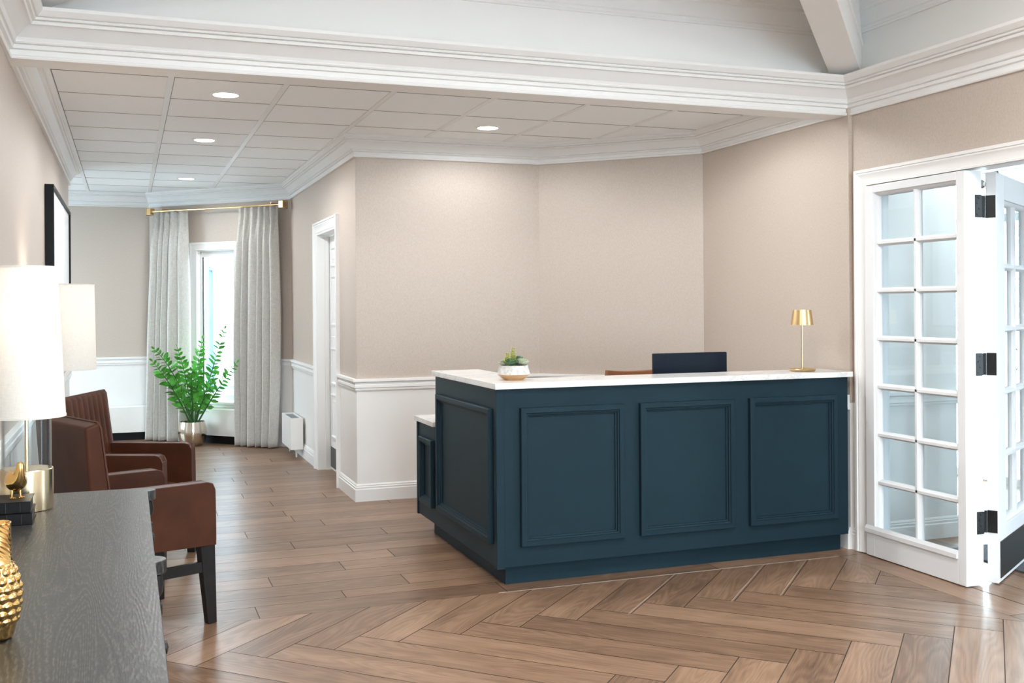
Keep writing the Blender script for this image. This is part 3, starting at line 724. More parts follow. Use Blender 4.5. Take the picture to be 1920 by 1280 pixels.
for c, r, m in (((-.030, -.032, .080), .046, 'succ_d'), ((.028, -.034, .080), .046, 'succ_g'), ((.052, -.008, .082), .038, 'succ_g'), ((.036, .022, .092), .044, 'succ_d'), ((-.055, .0, .080), .036, 'succ_g'), ((-.010, .030, .082), .042, 'succ_d'), ((.002, -.030, .082), .036, 'succ_d'), ((.062, .016, .086), .030, 'succ_y')):
    b = MB(); rosette(b, c, r, 9, 4); b.build('rosette', m, t, smooth=60)
for c, h, m in (((-.046, -.022, .070), .064, 'succ_y'), ((-.008, -.006, .070), .090, 'succ_y'), ((.004, .012, .070), .062, 'succ_g')):
    b = MB(); b.tube([c, (c[0]+.004, c[1], c[2]+h)], [.003, .0015], 6)
    for k in range(int(h/.009)):
        z = c[2]+.012+k*.009; rosette(b, (c[0]+.004*(z-c[2])/h, c[1], z), .026*(1-.5*k/(h/.009)), 5, 1, tilt=0.6)
    b.build('sprig', m, t, smooth=60)

# ---------------- recessed lights
def downlight(x, y):
    t = thing('recessed_light', 'x', 'ceiling light', (x, y, ZC), 0, 'recessed ceiling lights')
    b = MB(); b.ring([(.072, .0), (.072, -.006), (.088, -.004), (.090, .0)], n=40); b.build('trim_ring', 'trim', t, smooth=40)
    b = MB(); b.lathe([(0, -.0035), (.072, -.0035)], n=40); b.build('lens', 'lens', t)
    return t
for x, y, l in ((.548, 6.274, 'lit round recessed light, nearest of the three over the hall'), (.545, 8.023, 'lit round recessed light, middle of the three over the hall'), (.543, 10.47, 'lit round recessed light, farthest down the hall'), (2.366, 6.868, 'lit round recessed light above the reception desk'), (3.05, 5.47, 'lit round recessed light close behind the header beam, right of the desk centre'), (1.55, 5.47, 'lit round recessed light close behind the header beam, over the desk corner')):  # the last two are unseen extras, added to brighten the desk alcove
    downlight(x, y)['label'] = l
    ld = bpy.data.lights.new('downlight', 'SPOT'); ld.energy = DOWN*(.68 if y < 7 else 1.5 if y < 10 else .6) if x < 1 else (DOWN*0.5 if y > 6 else DOWN*0.75); ld.spot_size = R(179); ld.spot_blend = 0.45; ld.shadow_soft_size = 0.08; ld.color = (0.95, 0.98, 1.0)
    lo = bpy.data.objects.new('downlight', ld); COL.objects.link(lo); lo.location = (x, y, ZC-0.03)

# ---------------- picture on the left wall
t = thing('framed_picture', 'deep black framed picture hanging on the left wall', 'picture', (XL, 8.17, 1.15))
Tp = lambda a, q, c: (c, a, q)
b = MB(); b.sweep([(-1.04, 0), (1.04, 0), (1.04, 1.05), (-1.04, 1.05)], [(0, 0.002), (0, .054), (.022, .054), (.022, .002)], Tp, closed=True); b.build('frame', 'black', t)
b = MB(); b.box(.004, .040, -1.018, 1.018, .022, 1.028); b.build('mat_board', 'matboard', t)

# ---------------- leather armchairs (local: faces +x, arm fronts at x=.28)
def armchair(name, label, loc, rz, seat_lift=0.0):
    t = thing(name, label, 'chair', loc, rz, 'leather armchairs by the left wall')
    hw_, at_ = .289, .072
    # arm panels: rounded front top corner, running from seat rail up to the arm
    for s in (-1, 1):
        prof = [(-.27, .372), (.285, .352), (.283, .60)]+[(.28-.035+.035*math.cos(R(a)), .60+.035*math.sin(R(a))) for a in (0, 30, 60, 90)]+[(-.20, .642), (-.27, .655)]
        y0, y1 = (s*hw_, s*(hw_-at_)) if s > 0 else (s*(hw_-at_), s*hw_)
        b = MB(); b.prism(prof, y0, y1, T=lambda x, y, z: (x, z, y)); a = b.build('arm', 'leather', t, bevel=0.012, seg=3)
        b = MB()
        for yy in (s*(hw_-.004), s*(hw_-at_+.004)):
            b.tube([(x, yy, z+.0015) for x, z in ((-.20, .640), (.0, .636), (.245, .6345), (.270, .626), (.2815, .60), (.2835, .50), (.2845, .37))], .0028, 6)
        b.build('piping', 'leather2', a, smooth=60)
    # seat
    b = MB()
    nx, ny = 10, 8; vs = []
    for j in range(ny+1):
        for i in range(nx+1):
            x = -.22+.495*i/nx; y = -.215+.43*j/ny; u = (i/nx*2-1); w = (j/ny*2-1)
            vs.append((x, y, .395+seat_lift+.055*(1-abs(u)**3.2)*(1-abs(w)**4)))
    k = len(vs); vs += [(x, y, .36) for x, y, z in vs]
    fs = [(j*(nx+1)+i, j*(nx+1)+i+1, (j+1)*(nx+1)+i+1, (j+1)*(nx+1)+i) for j in range(ny) for i in range(nx)]
    fs += [tuple(k+i for i in f) for f in fs]
    bd = [i for i in range(nx+1)]+[(j)*(nx+1)+nx for j in range(1, ny+1)]+[ny*(nx+1)+i for i in range(nx-1, -1, -1)]+[j*(nx+1) for j in range(ny-1, 0, -1)]
    fs += [(bd[i], bd[(i+1) % len(bd)], k+bd[(i+1) % len(bd)], k+bd[i]) for i in range(len(bd))]
    b.add(vs, fs); b.build('seat', 'leather', t, smooth=50)
    b = MB(); b.box(-.26, .272, -.216, .216, .345, .385); b.build('seat_rail', 'leather', t, bevel=0.008)
    # back: raked, thick, with vertical channels on its face
    b = MB(); b.prism([(-.160, .37), (-.235, .945), (-.300, .925), (-.262, .37)], -.289, .289, T=lambda x, y, z: (x, z, y)); bk = b.build('backrest', 'leather', t, bevel=0.014, seg=3)
    b = MB(); nch = 8; n = nch*6
    vs = []
    for j, (zz, xx) in enumerate(((.40, -.163), (.60, -.189), (.80, -.2155), (.922, -.2315), (.936, -.238))):
        for i in range(n+1):
            y = -.272+.544*i/n; ph = (i/6) % 1; puff = .011*(abs(math.sin(pi*ph)))**.5
            vs.append((xx+puff*(1 if j < 4 else .2), y, zz))
    b.add(vs, [(j*(n+1)+i, j*(n+1)+i+1, (j+1)*(n+1)+i+1, (j+1)*(n+1)+i) for j in range(4) for i in range(n)])
    b.build('channelled_panel', 'leather', bk, smooth=55)
    b = MB()
    for s in (-1, 1): b.tube([(-.166, s*.287, .40), (-.2335, s*.287, .925), (-.243, s*.280, .944)], .004, 6)
    b.tube([(-.243, -.280, .944), (-.243, .280, .944)], .004, 6)
    for s in (-1, 1): b.tube([(-.262, s*.277, .40), (-.294, s*.277, .915)], .0025, 6)
    b.tube([(-.294, -.277, .915), (-.294, .277, .915)], .0025, 6)
    b.build('piping', 'leather2', bk, smooth=60)
    for s in (-1, 1):
        y0, y1 = s*.282, s*.228
        b = MB(); v = []
        for z, xa, xb in ((.352, .213, .283), (.0, .247, .290)):
            for x in (xa, xb):
                for y in (y0, y1): v.append((x, y if z else y0+(y1-y0)*(0.0 if y == y0 else .72), z))
        b.add(v, [(0, 1, 3, 2), (4, 6, 7, 5), (0, 4, 5, 1), (2, 3, 7, 6), (0, 2, 6, 4), (1, 5, 7, 3)]); lg = b.build('leg', 'black_wood', t, bevel=0.003)
        b = MB(); v = []
        for z, xa, xb in ((.37, -.262, -.200), (.0, -.300, -.258)):
            for x in (xa, xb):
                for y in (y0, y1): v.append((x, y, z))
        b.add(v, [(0, 1, 3, 2), (4, 6, 7, 5), (0, 4, 5, 1), (2, 3, 7, 6), (0, 2, 6, 4), (1, 5, 7, 3)]); b.build('leg', 'black_wood', t, bevel=0.003)
        b = MB(); b.box(-.235, .235, s*.268-.010, s*.268+.010, .235, .283); b.build('stretcher', 'black_wood', t, bevel=0.002)
    return t
ch = armchair('armchair', 'brown leather armchair beside the dresser, its plain back turned to the camera', (-.005, 5.017, 0), R(23.45))
ch2 = copy_tree(ch); ch2.location = (.004, 6.181, 0); ch2.rotation_euler = (0, 0, R(-20.07))
ch2['label'] = 'brown leather armchair farther from the camera, showing its channelled backrest'

# side table between the chairs
t = thing('side_table', 'small round dark side table between the two armchairs', 'table', (-.296, 5.63, 0))
b = MB(); b.lathe([(0, .575), (.150, .575), (.155, .58), (.155, .595), (.150, .60), (0, .60)], n=40); b.build('tabletop', 'black_wood', t, smooth=40)
b = MB(); b.lathe([(0, 0), (.11, 0), (.11, .012), (.02, .03), (.016, .08), (.016, .55), (.04, .575), (0, .575)], n=28); b.build('pedestal', 'black_wood', t, smooth=40)

def drum_shade(t, r0, r1, z0, z1):
    b = MB(); b.ring([(r0, z0), (r1, z1), (r1-.003, z1), (r0-.003, z0)], n=64); s = b.build('lamp_shade', 'shade', t, smooth=40)
    for r, z in ((r0, z0+.003), (r1, z1-.003)):
        b = MB(); b.ring([(r+.0012, z-.003), (r+.0012, z+.003), (r-.004, z+.003), (r-.004, z-.003)], n=64)
        b.build('shade_trim', 'shade', s, smooth=40)
    b = MB(); zz = z1-.03
    for k in range(3): a = 2*pi*k/3; b.tube([(0, 0, zz), ((r1-.003)*math.cos(a), (r1-.003)*math.sin(a), zz)], .0018, 6)
    b.build('spider', 'brass_pale', s)
    b = MB(); b.lathe([(0, 0), (.012, .0), (.014, .02), (.028, .055), (.030, .075), (.022, .098), (0, .108)], (0, 0, (z0+z1)/2-.03), 20); b.build('bulb', 'bulb', t, smooth=60)
    ld = bpy.data.lights.new('lamp_glow', 'POINT'); ld.energy = 4.5; ld.shadow_soft_size = 0.05; ld.color = (1.0, 0.93, 0.85)
    lo = bpy.data.objects.new('lamp_glow', ld); COL.objects.link(lo); lo.location = (t.location[0], t.location[1], t.location[2]+(z0+z1)/2+.09)
# far lamp
t = thing('table_lamp', 'lamp with a white drum shade standing between the two armchairs', 'lamp', (-.309, 5.658, .60))
b = MB(); b.lathe([(0, 0), (.055, 0), (.055, .012), (.012, .02), (.0085, .03), (.0085, .70), (0, .70)], n=28); b.build('stem', 'brass_pale', t, smooth=40)
drum_shade(t, .163, .156, .513, .940)

# ---------------- dresser
t = thing('dresser', 'long charcoal oak dresser with turned posts against the left wall', 'dresser', (-.205, 2.5, 0))
DX, DY = -.205, 2.5
b = MB()
edge = [(-.268, -1.045)]
b = MB()
top = [(-.268, -1.03), (.245, -1.03)]
def bump(yc):
    return [(.262, yc-.040), (.262, yc-.036)]+[(.262+.024*math.sin(pi*k/8)**.6, yc-.034+.068*k/8) for k in range(1, 8)]+[(.262, yc+.036), (.262, yc+.040)]
pts = [(-.268, -1.03), (.250, -1.03)]
for yc in (-.985, 0.0, .965): pts += bump(yc)
pts += [(.262, .99), (.245, 1.005), (-.268, 1.005)]
b.prism(pts, .820, .85); b.build('top', 'oak', t, bevel=0.009, seg=3)
b = MB(); b.box(-.262, .225, -1.0, .985, .12, .82); b.build('case', 'oak', t, bevel=0.003)
for yc in (-.985, 0.0, .965):
    b = MB(); b.lathe([(0, 0), (.018, 0), (.022, .02), (.026, .10), (.024, .12), (.030, .13), (.030, .15), (.022, .16), (.022, .70), (.026, .715), (.031, .725), (.031, .745), (.024, .752), (.021, .757), (.032, .775), (.034, .795), (.030, .815), (0, .82)], (.246, yc, 0), 24); b.build('turned_post', 'dark_bronze', t, smooth=40)
for yc in (-.985, .965):
    b = MB(); b.lathe([(0, 0), (.018, 0), (.026, .10), (.026, .12), (0, .12)], (-.235, yc, 0), 20); b.build('leg', 'dark_bronze', t, smooth=40)
for yc in (-.4925, .4825):
    for z0, z1 in ((.665, .815), (.405, .655), (.135, .395)):
        b = MB(); b.box(.222, .240, yc-.44, yc+.44, z0, z1); dw = b.build('drawer', 'oak', t, bevel=0.003)
        for o in ((0.0,)):
            b = MB(); b.lathe([(0, 0), (.010, 0), (.008, .008), (.011, .014), (.014, .022), (.012, .030), (0, .033)], n=20, T=lambda x, y, z, yc=yc, zz=(z0+z1)/2+(.06 if z0 > .6 else 0): (.240+z, yc+y, zz+x)); b.build('knob', 'dark_bronze', dw, smooth=50)

# near lamp
t = thing('table_lamp', 'large lamp with white shade and clear glass column on the dresser', 'lamp', (-.27, 3.26, .85))
b = MB(); b.lathe([(0, 0), (.068, 0), (.070, .002), (.070, .114), (.0685, .116), (0, .116)], n=64); b.build('base', 'brass_pale', t, smooth=35)
b = MB(); b.ring([(.0655, .116), (.0655, .320), (.0630, .320), (.0630, .116)], n=64); b.build('glass_column', 'glass', t, smooth=35)
b = MB(); b.lathe([(0, .320), (.0655, .320), (.0655, .328), (.012, .330), (.012, .345), (0, .345)], n=48); b.build('collar', 'brass_pale', t, smooth=35)
b = MB(); b.lathe([(0, .116), (.0055, .116), (.0055, .44), (0, .44)], n=16); b.build('stem', 'brass_pale', t, smooth=40)
drum_shade(t, .104, .083, .262, .690)

# books and bird
def book(label, x0, x1, y0, y1, z0, z1):
    t = thing('book', label, 'book', ((x0+x1)/2, (y0+y1)/2, z0), 0, 'black books on the dresser')
    w, d, h = (x1-x0)/2, (y1-y0)/2, z1-z0
    b = MB(); b.box(-w, w, -d, d, 0, .0025); b.box(-w, w, -d, d, h-.0025, h); b.box(-w, w, -d, -d+.003, 0, h)
    for x in (-.055, -.02, .02, .055): b.box(x-.0012, x+.0012, -d-.0012, -d+.001, .002, h-.002, 1)
    b.build('cover', ['bookcover', 'pages'], t, bevel=0.001)
    b = MB(); b.box(-w+.003, w-.004, -d+.003, d-.004, .0025, h-.0025); b.build('pages', 'pages', t)
book('black cloth book lying flat at the bottom of the pair', -.40, -.238, 3.018, 3.158, .85, .881)
book('black cloth book on top of the pair, under the gold bird', -.402, -.242, 3.022, 3.156, .881, .911)
t = thing('bird_figurine', 'small gold bird figurine with raised tail standing on black books', 'figurine', (-.283, 3.085, .911), R(24))
b = MB(); me = bpy.data.meshes.new('body')
ch_ = [((0, -.040, .066), .006), ((0, -.032, .064), .014), ((0, -.016, .050), .0235), ((0, .002, .046), .0295), ((0, .018, .049), .026), ((0, .028, .060), .0145), ((0, .033, .076), .0105), ((0, .036, .104), .0100)]
# body leans: y negative is the tail side here, so mirror to put the tail nearest the camera
vs = []; n = 20
pts_ = [Vector((p[0], -p[1], p[2])) for p, r in ch_]
b.tube([tuple(p) for p in pts_], [r for p, r in ch_], n)
bd = b.build('body', 'gold', t, smooth=80, sub=1)
b = MB(); b.lathe([(0, 0), (.0045, .004), (.0, .016)], n=8, T=lambda x, y, z: (x, .038+z, .062+y)); b.build('beak', 'gold', t, smooth=50)
for s in (-1, 1):
    b = MB(); b.tube([(s*.010, 0, .028), (s*.011, -.002, .004)], [.0045, .003], 8)
    for a in (-28, 0, 28): b.tube([(s*.011, -.002, .004), (s*.011+.016*math.sin(R(a)), -.002-.016*math.cos(R(a)), .0022)], [.0028, .0016], 6)
    b.tube([(s*.011, -.002, .004), (s*.011, .010, .0022)], [.0026, .0016], 6)
    b.build('leg', 'gold', t, smooth=60)

# hammered vase
t = thing('bottle_vase', 'hammered gold bottle vase at the front left of the dresser', 'vase', (-.215, 2.0, .85))
def dim(r, z, a):
    if .02 < z < .13:
        row = int((z-.01)/.0145); k = (a/(2*pi)*13+.5*(row % 2)) % 1-.5; q = ((z-.01)/.0145) % 1-.5
        d = (k/.5)**2+(q/.5)**2
        return r+.0042*max(0, 1-d)*min(1, (z-.02)/.015)
    if z > .12: return r+.0009*math.sin(9*a+z*300)*math.sin(z*420+a*4)
    return r
prof = [(0, 0), (.022, 0), (.027, .004)]+[(.027+.0125*math.sin(min(1, (z-.004)/.075)*pi/2) if z < .08 else .0395-.0155*(.5-.5*math.cos(pi*min(1, (z-.08)/.075))), z) for z in [.004+.0018*k for k in range(1, 108)]]
prof += [(.0245, .2), (.0225, .2005), (.021, .197), (.019, .15), (0, .15)]
b = MB(); b.lathe(prof, n=130, rfun=dim); b.build('vessel', 'gold', t, smooth=80)
t = thing('canister', 'slim taupe canister at the left edge of the dresser, before the vase', 'canister', (-.2455, 1.885, .85))
b = MB(); b.lathe([(0, 0), (.022, 0), (.023, .002), (.023, .108), (.022, .11), (0, .11)], n=40); b.build('body', 'taupe', t, smooth=40)
b = MB(); b.lathe([(0, .11), (.0235, .11), (.0235, .130), (.021, .133), (0, .133)], n=40); b.build('lid', 'taupe', t, smooth=40)

# ---------------- heaters
t = thing('convector_heater', 'long white convector cabinet under the window and far wall', 'heater', (-.3, 11.95, 0))
pth = [(-1.95, 12.0), CF, ws(.24)]
b = MB(); b.sweep(pth, [(.031, .085), (.092, .085), (.092, .355), (.084, .368), (.031, .368)], side=-1); bp(b, 'cabinet', 'heater', t)
b = MB(); b.sweep(pth, [(.031, 0), (.065, 0), (.065, .085), (.031, .085)], side=-1); bp(b, 'plinth', 'black', t)
t = thing('wall_heater', 'short white wall heater beside the narrow hall door', 'heater', (1.50, 10.16, 0))
b = MB(); b.box(1.432, 1.546, 9.865, 10.46, .08, .345); b.box(1.432, 1.444, 9.865, 10.46, .345, .372); b.box(1.530, 1.546, 9.865, 10.46, .345, .372); b.box(1.444, 1.530, 9.865, 9.905, .345, .372); b.box(1.444, 1.530, 10.42, 10.46, .345, .372); bp(b, 'cabinet', 'heater', t)
b = MB()
for k in range(26): b.box(1.446, 1.528, 9.91+.02*k, 9.922+.02*k, .346, .362)
bp(b, 'grille', 'grille', t)
for y in (9.95, 10.38): b = MB(); b.tube([(1.495, y, 0), (1.495, y, .085)], .008, 12); bp(b, 'leg', 'heater', t, smooth=40)

# ---------------- curtains
t = thing('curtain_rod', 'brass curtain rod with square end blocks above the window', 'curtain rod', tuple(Tn(.88, 2.447, .12)))
b = MB(); b.tube([Tn(.03, 2.447, .12), Tn(1.73, 2.447, .12)], .011, 14); bp(b, 'rod', 'brass', t, smooth=40)
for s0, s1 in ((-.012, .04), (1.722, 1.774)):
    b = MB(); wbox(b, s0, s1, .085, .155, 2.412, 2.482); wbox(b, s0-.006 if s0 < 1 else s1, s0 if s0 < 1 else s1+.006, .078, .162, 2.405, 2.489); bp(b, 'end_block', 'brass', t, bevel=0.003)
for s in (.16, 1.60):
    b = MB(); b.tube([Tn(s, 2.470, .0), Tn(s, 2.470, .12)], .007, 10); b.tube([Tn(s, 2.470, .118), Tn(s, 2.447, .12)], .007, 10); bp(b, 'bracket', 'brass', t, smooth=40)
def curtain(label, sa_t, sb_t, sa_b, sb_b, npl, seed, bulge=0.0):
    t = thing('curtain', label, 'curtain', tuple(Tn((sa_b+sb_b)/2, 0.012, .12)), 0, 'linen curtains at the window')
    rn = random.Random(seed); k_seed = seed; NU, NZ = npl*22, 46
    phs = [rn.uniform(.6, 1.4) for _ in range(npl)]
    tot = sum(phs); cum = [0]
    for q in phs: cum.append(cum[-1]+q/tot)
    vs = []
    for j in range(NZ+1):
        v = j/NZ; z = .012+v*2.420
        tt = 1-v                       # 0 top .. 1 bottom
        sa = sa_t+(sa_b-sa_t)*tt**1.1-bulge*math.sin(pi*tt); sb = sb_t+(sb_b-sb_t)*tt**1.1+bulge*math.sin(pi*tt)*.8
        q_ = max(0, min(1, (z-2.06)/.25)); mixp = q_*q_*(3-2*q_)
        for i in range(NU+1):
            u = i/NU
            amp = .048+.014*min(1, tt*2)
            k = max(q for q in range(npl+1) if cum[q] <= u+1e-9); k = min(k, npl-1)
            f = (u-cum[k])/(cum[k+1]-cum[k])
            soft = abs(math.sin(pi*f))**.8
            wd = .10+.10*min(1, abs(z-2.335)/.10); tight = max(0, 1-abs(f-.5)/wd)
            pr = soft*(1-mixp)+tight**.6*mixp
            # centre split of each pinch pleat
            pr -= .5*mixp*max(0, 1-abs(f-.5)/.035)*min(1, abs(z-2.335)/.05)
            o = .106+amp*1.6*pr + .004*math.sin(u*9+v*5+seed)
            s = sa+(sb-sa)*u+.012*math.sin(2*pi*f)*(1-mixp)*tt
            vs.append(Tn(s, z, o))
    fs = [(j*(NU+1)+i, j*(NU+1)+i+1, (j+1)*(NU+1)+i+1, (j+1)*(NU+1)+i) for j in range(NZ) for i in range(NU)]
    b = MB(); b.add(vs, fs); o = bp(b, 'panel', 'linen', t, smooth=180)
    m = o.modifiers.new('solid', 'SOLIDIFY'); m.thickness = .004
    hv = [p for p in vs[:NU+1]]
    b = MB(); hp = []
    for z in (.10, .103): hp += [(p[0]-.003*sq, p[1]-.003*sq, z) for p in hv]
    b.add(hp, [(i, i+1, NU+1+i+1, NU+1+i) for i in range(NU)]); bp(b, 'hem_stitch', 'linen', t)
    return t
curtain('linen curtain left of the window, behind the green plant', 1.243, 1.706, 1.222, 1.832, 5, 2, .012)
curtain('linen curtain right of the window, beside the wall heater', .086, .560, .098, .612, 6, 9, .035)

# ---------------- potted plant
PX_, PY_ = .625, 11.205
t = thing('potted_plant', 'green plant with arching leafy stems in a champagne metal pot', 'potted plant', (PX_, PY_, 0))
def flute(r, z, a): return r*(1+.018*(abs(math.cos(6*a))**.6-.6)) if r > .05 else r
b = MB(); b.lathe([(0, 0), (.094, 0), (.100, .006), (.122, .045), (.139, .10), (.142, .14), (.136, .19), (.126, .235), (.124, .248), (.119, .248), (.118, .20), (0, .20)], n=96, rfun=flute); b.build('pot', 'champagne', t, smooth=60)
b = MB(); b.lathe([(0, .215), (.117, .215)], n=32); b.build('soil', 'soil', t)
def frond(base, mid, tip, n, ll, seed):
    rn = random.Random(seed); b = MB()
    B0, B1, B2 = Vector(base), Vector(mid), Vector(tip)
    def P(q): return B0*(1-q)**2+B1*2*q*(1-q)+B2*q*q
    pts = [P(k/14) for k in range(15)]
    b.tube([tuple(p) for p in pts], [.0085*(1-k/14)+.0018 for k in range(15)], 7, 1)
    for k in range(n):
        q = .22+.78*k/(n-1); p = P(q); d = (P(min(1, q+.02))-P(q-.02)).normalized()
        side = d.cross(Vector((-.35, -1, .15))).normalized()
        for s in (-1, 1):
            if k == n-1 and s > 0: continue
            dirv = (d*rn.uniform(.45, .8)+side*s*1.0+Vector((rn.uniform(-.25, .25), rn.uniform(-.5, .35), rn.uniform(-.1, .3)))).normalized()
            if k == n-1: dirv = d
            L = ll*1.15*(.75+.5*math.sin(pi*min(1, .15+q*.8)))*rn.uniform(.85, 1.1)*(1.0 if q < .85 else .75)
            nrm = dirv.cross(side).normalized()
            if abs(nrm.length) < .1: nrm = Vector((0, -1, 0))
            nrm = (nrm+Vector((rn.uniform(-.5, .5), -rn.uniform(0, .9), rn.uniform(0, .6)))).normalized()
            w = dirv.cross(nrm).normalized(); nrm = w.cross(dirv)
            st = [(0, .02), (.15, .15), (.35, .245), (.6, .23), (.82, .12), (1, .0)]
            vs = []
            for x, hw__ in st:
                c = p+dirv*(x*L)-nrm*(.10*L*x*x)
                vs += [c+w*hw__*L+nrm*.06*L*(hw__/.28), c, c-w*hw__*L+nrm*.06*L*(hw__/.28)]
            fs = []
            for j in range(5):
                a = j*3; fs += [(a, a+1, a+4, a+3), (a+1, a+2, a+5, a+4)]
            b.add(vs, fs, 0)
    return b.build('frond', ['leaf', 'stem'], t, smooth=60)
rp_ = random.Random(4)
tips = [((.255, 11.0, 1.005), (.50, 11.12, .75), 17, .075), ((.235, 10.95, .885), (.45, 11.1, .62), 17, .072), ((.935, 11.0, 1.195), (.80, 11.15, .70), 20, .066), ((1.04, 10.86, .86), (.83, 11.05, .55), 16, .064), ((.475, 11.15, 1.02), (.60, 11.25, .65), 14, .066), ((.735, 11.3, 1.09), (.66, 11.3, .70), 15, .068), ((.60, 10.98, .78), (.62, 11.05, .55), 11, .070), ((.86, 11.05, .72), (.72, 11.1, .50), 10, .06), ((.69, 11.0, .85), (.66, 11.1, .6), 12, .07), ((.40, 11.05, .74), (.52, 11.15, .52), 11, .07)]
for i, (tip, mid, n, ll) in enumerate(tips):
    a = rp_.uniform(0, 2*pi); r = rp_.uniform(.01, .05)
    f = frond((r*math.cos(a), r*math.sin(a), .205), (mid[0]-PX_, mid[1]-PY_, mid[2]), (tip[0]-PX_, tip[1]-PY_, tip[2]), n, ll, 20+i)

# ---------------- outside
t = thing('neighbouring_building', 'white building wing with a pale blue glazed door outside the hall window', 'building', (2.2, 15.4, -.1))
b = MB(); b.box(-1.9, 2.6, 0, .4, 0, 4.2); b.build('wall', 'siding', t)
for x0, x1, z0, z1 in ((-1.15, -.70, .35, 2.40), (.2, 1.2, .8, 2.3)):
    fw = lambda a, q, c: (a, -c, q)
    b = MB(); b.sweep([(x0, z0), (x1, z0), (x1, z1), (x0, z1)], [(0, -.01), (0, .06), (.045, .06), (.045, -.01)], fw, side=1, closed=True)
    b.sweep([(x0, z1-.33), (x1, z1-.33)], [(-.025, 0), (-.025, .05), (.025, .05), (.025, 0)], fw)
    b.sweep([(x0+.11, z0), (x0+.11, z1-.33)], [(-.018, 0), (-.018, .04), (.018, .04), (.018, 0)], fw); w = b.build('window_frame', 'bluetrim', t)
    b = MB(); b.box(x0+.04, x0+.10, -.012, -.001, z0+.04, z1-.36); b.box(x0+.102, x1-.04, -.012, -.001, z1-.52, z1-.36); b.build('glazing', 'blueglass', w)
    b = MB(); b.box(x0+.13, x1-.045, -.02, -.001, z0+.04, z1-.53); b.box(x0+.05, x1-.05, -.02, -.001, z1-.30, z1-.05); b.build('blind', 'siding', w)
def tree(x, y, h, r, seed, label):
    t = thing('tree', label, 'tree', (x, y, -.1), 0, 'trees outside the entrance')
    rn = random.Random(seed); b = MB(); b.tube([(0, 0, 0), (.1, 0, h*.4), (.05, .1, h*.8)], [.14, .10, .04], 10); b.build('trunk', 'bark', t, smooth=50)
    b = MB()
    for k in range(1400):
        p = Vector((rn.gauss(0, 1), rn.gauss(0, 1), rn.gauss(0, 1))).normalized()*rn.uniform(.5, 1)**.5*r
        c = Vector((p.x, p.y, p.z*1.1+h*.62)); s = rn.uniform(.06, .13)
        u = Vector((rn.gauss(0, 1), rn.gauss(0, 1), rn.gauss(0, 1))).normalized(); w = u.orthogonal().normalized()
        b.add([c-u*s, c+w*s*.5, c+u*s, c-w*s*.5], [(0, 1, 2, 3)])
    b.build('foliage', 'tree', t)
tree(11.6, 12.0, 5.0, 1.9, 1, 'pale leafy tree seen through the left panes of the open door')
tree(16.5, 13.5, 5.6, 2.1, 2, 'pale leafy tree farther back outside the entrance glazing')
# ================================================================== LIGHT
w = bpy.data.worlds.new('world'); S.world = w; w.use_nodes = True
nt = w.node_tree; nt.nodes.clear()
out = nd(nt, 'ShaderNodeOutputWorld'); bg = nd(nt, 'ShaderNodeBackground')
tc = nd(nt, 'ShaderNodeTexCoord'); sp = nd(nt, 'ShaderNodeSeparateXYZ'); nt.links.new(tc.outputs['Generated'], sp.inputs[0])
mr = nd(nt, 'ShaderNodeMapRange'); mr.inputs['From Min'].default_value = -0.1; mr.inputs['From Max'].default_value = 0.7; nt.links.new(sp.outputs['Z'], mr.inputs['Value'])
rp = ramp(nt, [(0.0, (0.85, 0.935, 1.0)), (1.0, (0.70, 0.86, 1.0))]); nt.links.new(mr.outputs[0], rp.inputs[0]); nt.links.new(rp.outputs[0], bg.inputs[0])
bg.inputs[1].default_value = WORLD
nt.links.new(bg.outputs[0], out.inputs[0])
def area(name, loc, rot, sx, sy, e, col, portal=False, spread=None):
    l = bpy.data.lights.new(name, 'AREA'); l.shape = 'RECTANGLE'; l.size = sx; l.size_y = sy; l.energy = e; l.color = col
    if portal: l.cycles.is_portal = True
    o = bpy.data.objects.new(name, l); COL.objects.link(o); o.location = loc; o.rotation_euler = rot
    return o
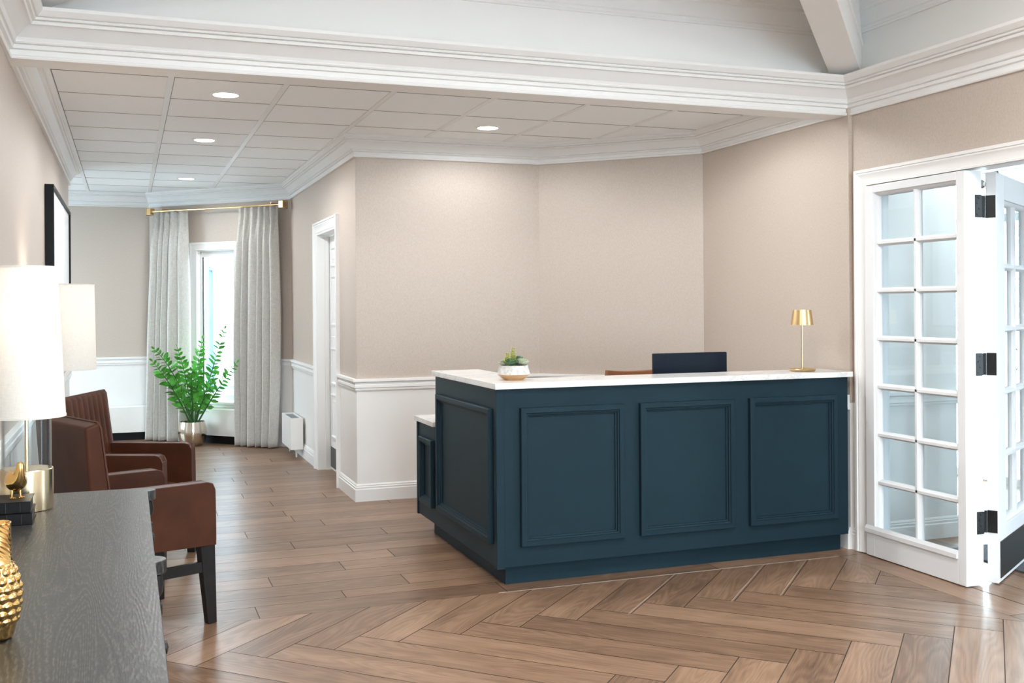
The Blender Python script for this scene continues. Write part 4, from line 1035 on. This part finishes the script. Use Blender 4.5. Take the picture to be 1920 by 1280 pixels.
# portals at the openings (they only guide the daylight sampling)
area('portal_rear', (1.74, -4.14, 1.45), (R(90), 0, 0), 3.8, 2.7, 1, (1, 1, 1), True)
area('portal_west', (-2.14, 11.35, 1.38), (0, R(-90), 0), 1.9, .95, 1, (1, 1, 1), True)
area('portal_vestibule', (6.52, 6.36, 1.25), (0, R(90), 0), 2.5, 1.3, 1, (1, 1, 1), True)
q = area('portal_window', Tn(.975, 1.23, -.14), (R(90), 0, R(135)), .52, 1.65, 1, (1, 1, 1), True)
# added fill lights under the lobby ceiling, without fixtures
for x, y in ((0.75, 2.6), (2.7, 2.6), (0.75, -0.4), (2.7, -0.4)):
    o = area('lobby_lamp', (x, y, 3.05), (0, 0, 0), .5, .5, LOBBY, (1.0, 0.985, 0.96))
# added unseen fill light for the wall behind the closed glazed door
area('vestibule_lamp', (4.72, 4.56, 2.43), (0, 0, 0), .3, .12, 5.5, (0.85, 0.95, 1.0))
area('portal_entrance', (6.52, 1.88, 1.25), (0, R(90), 0), 2.5, .75, 1, (1, 1, 1), True)

# ================================================================== CAMERA
cd = bpy.data.cameras.new('camera'); cam = bpy.data.objects.new('camera', cd); COL.objects.link(cam)
cd.sensor_width = 36; cd.sensor_fit = 'HORIZONTAL'; cd.lens = 36.6374; cd.shift_y = -(640-572.375)/1920; cd.clip_start = 0.02
yaw = R(20.27963); roll = R(0.36703)
cam.location = (0, 0, 1.42)
fwd = Vector((math.sin(yaw), math.cos(yaw), 0)); rt = Vector((math.cos(yaw), -math.sin(yaw), 0)); upv = Vector((0, 0, 1))
# the horizon climbs to the right in the frame: the camera leans clockwise
rt2 = rt*math.cos(roll)-upv*math.sin(roll); up2 = upv*math.cos(roll)+rt*math.sin(roll)
cam.rotation_euler = Matrix(((rt2.x, up2.x, -fwd.x), (rt2.y, up2.y, -fwd.y), (rt2.z, up2.z, -fwd.z))).to_euler()
S.camera = cam
S.view_settings.view_transform = 'Standard'; S.view_settings.look = 'None'; S.view_settings.gamma = 1.0
S.view_settings.use_curve_mapping = False
S.view_settings.exposure = EXPO
S.cycles.max_bounces = 10; S.cycles.diffuse_bounces = 6; S.cycles.glossy_bounces = 4; S.cycles.transmission_bounces = 6; S.cycles.transparent_max_bounces = 16
S.cycles.caustics_reflective = False; S.cycles.caustics_refractive = False
S.cycles.sample_clamp_indirect = 6.0
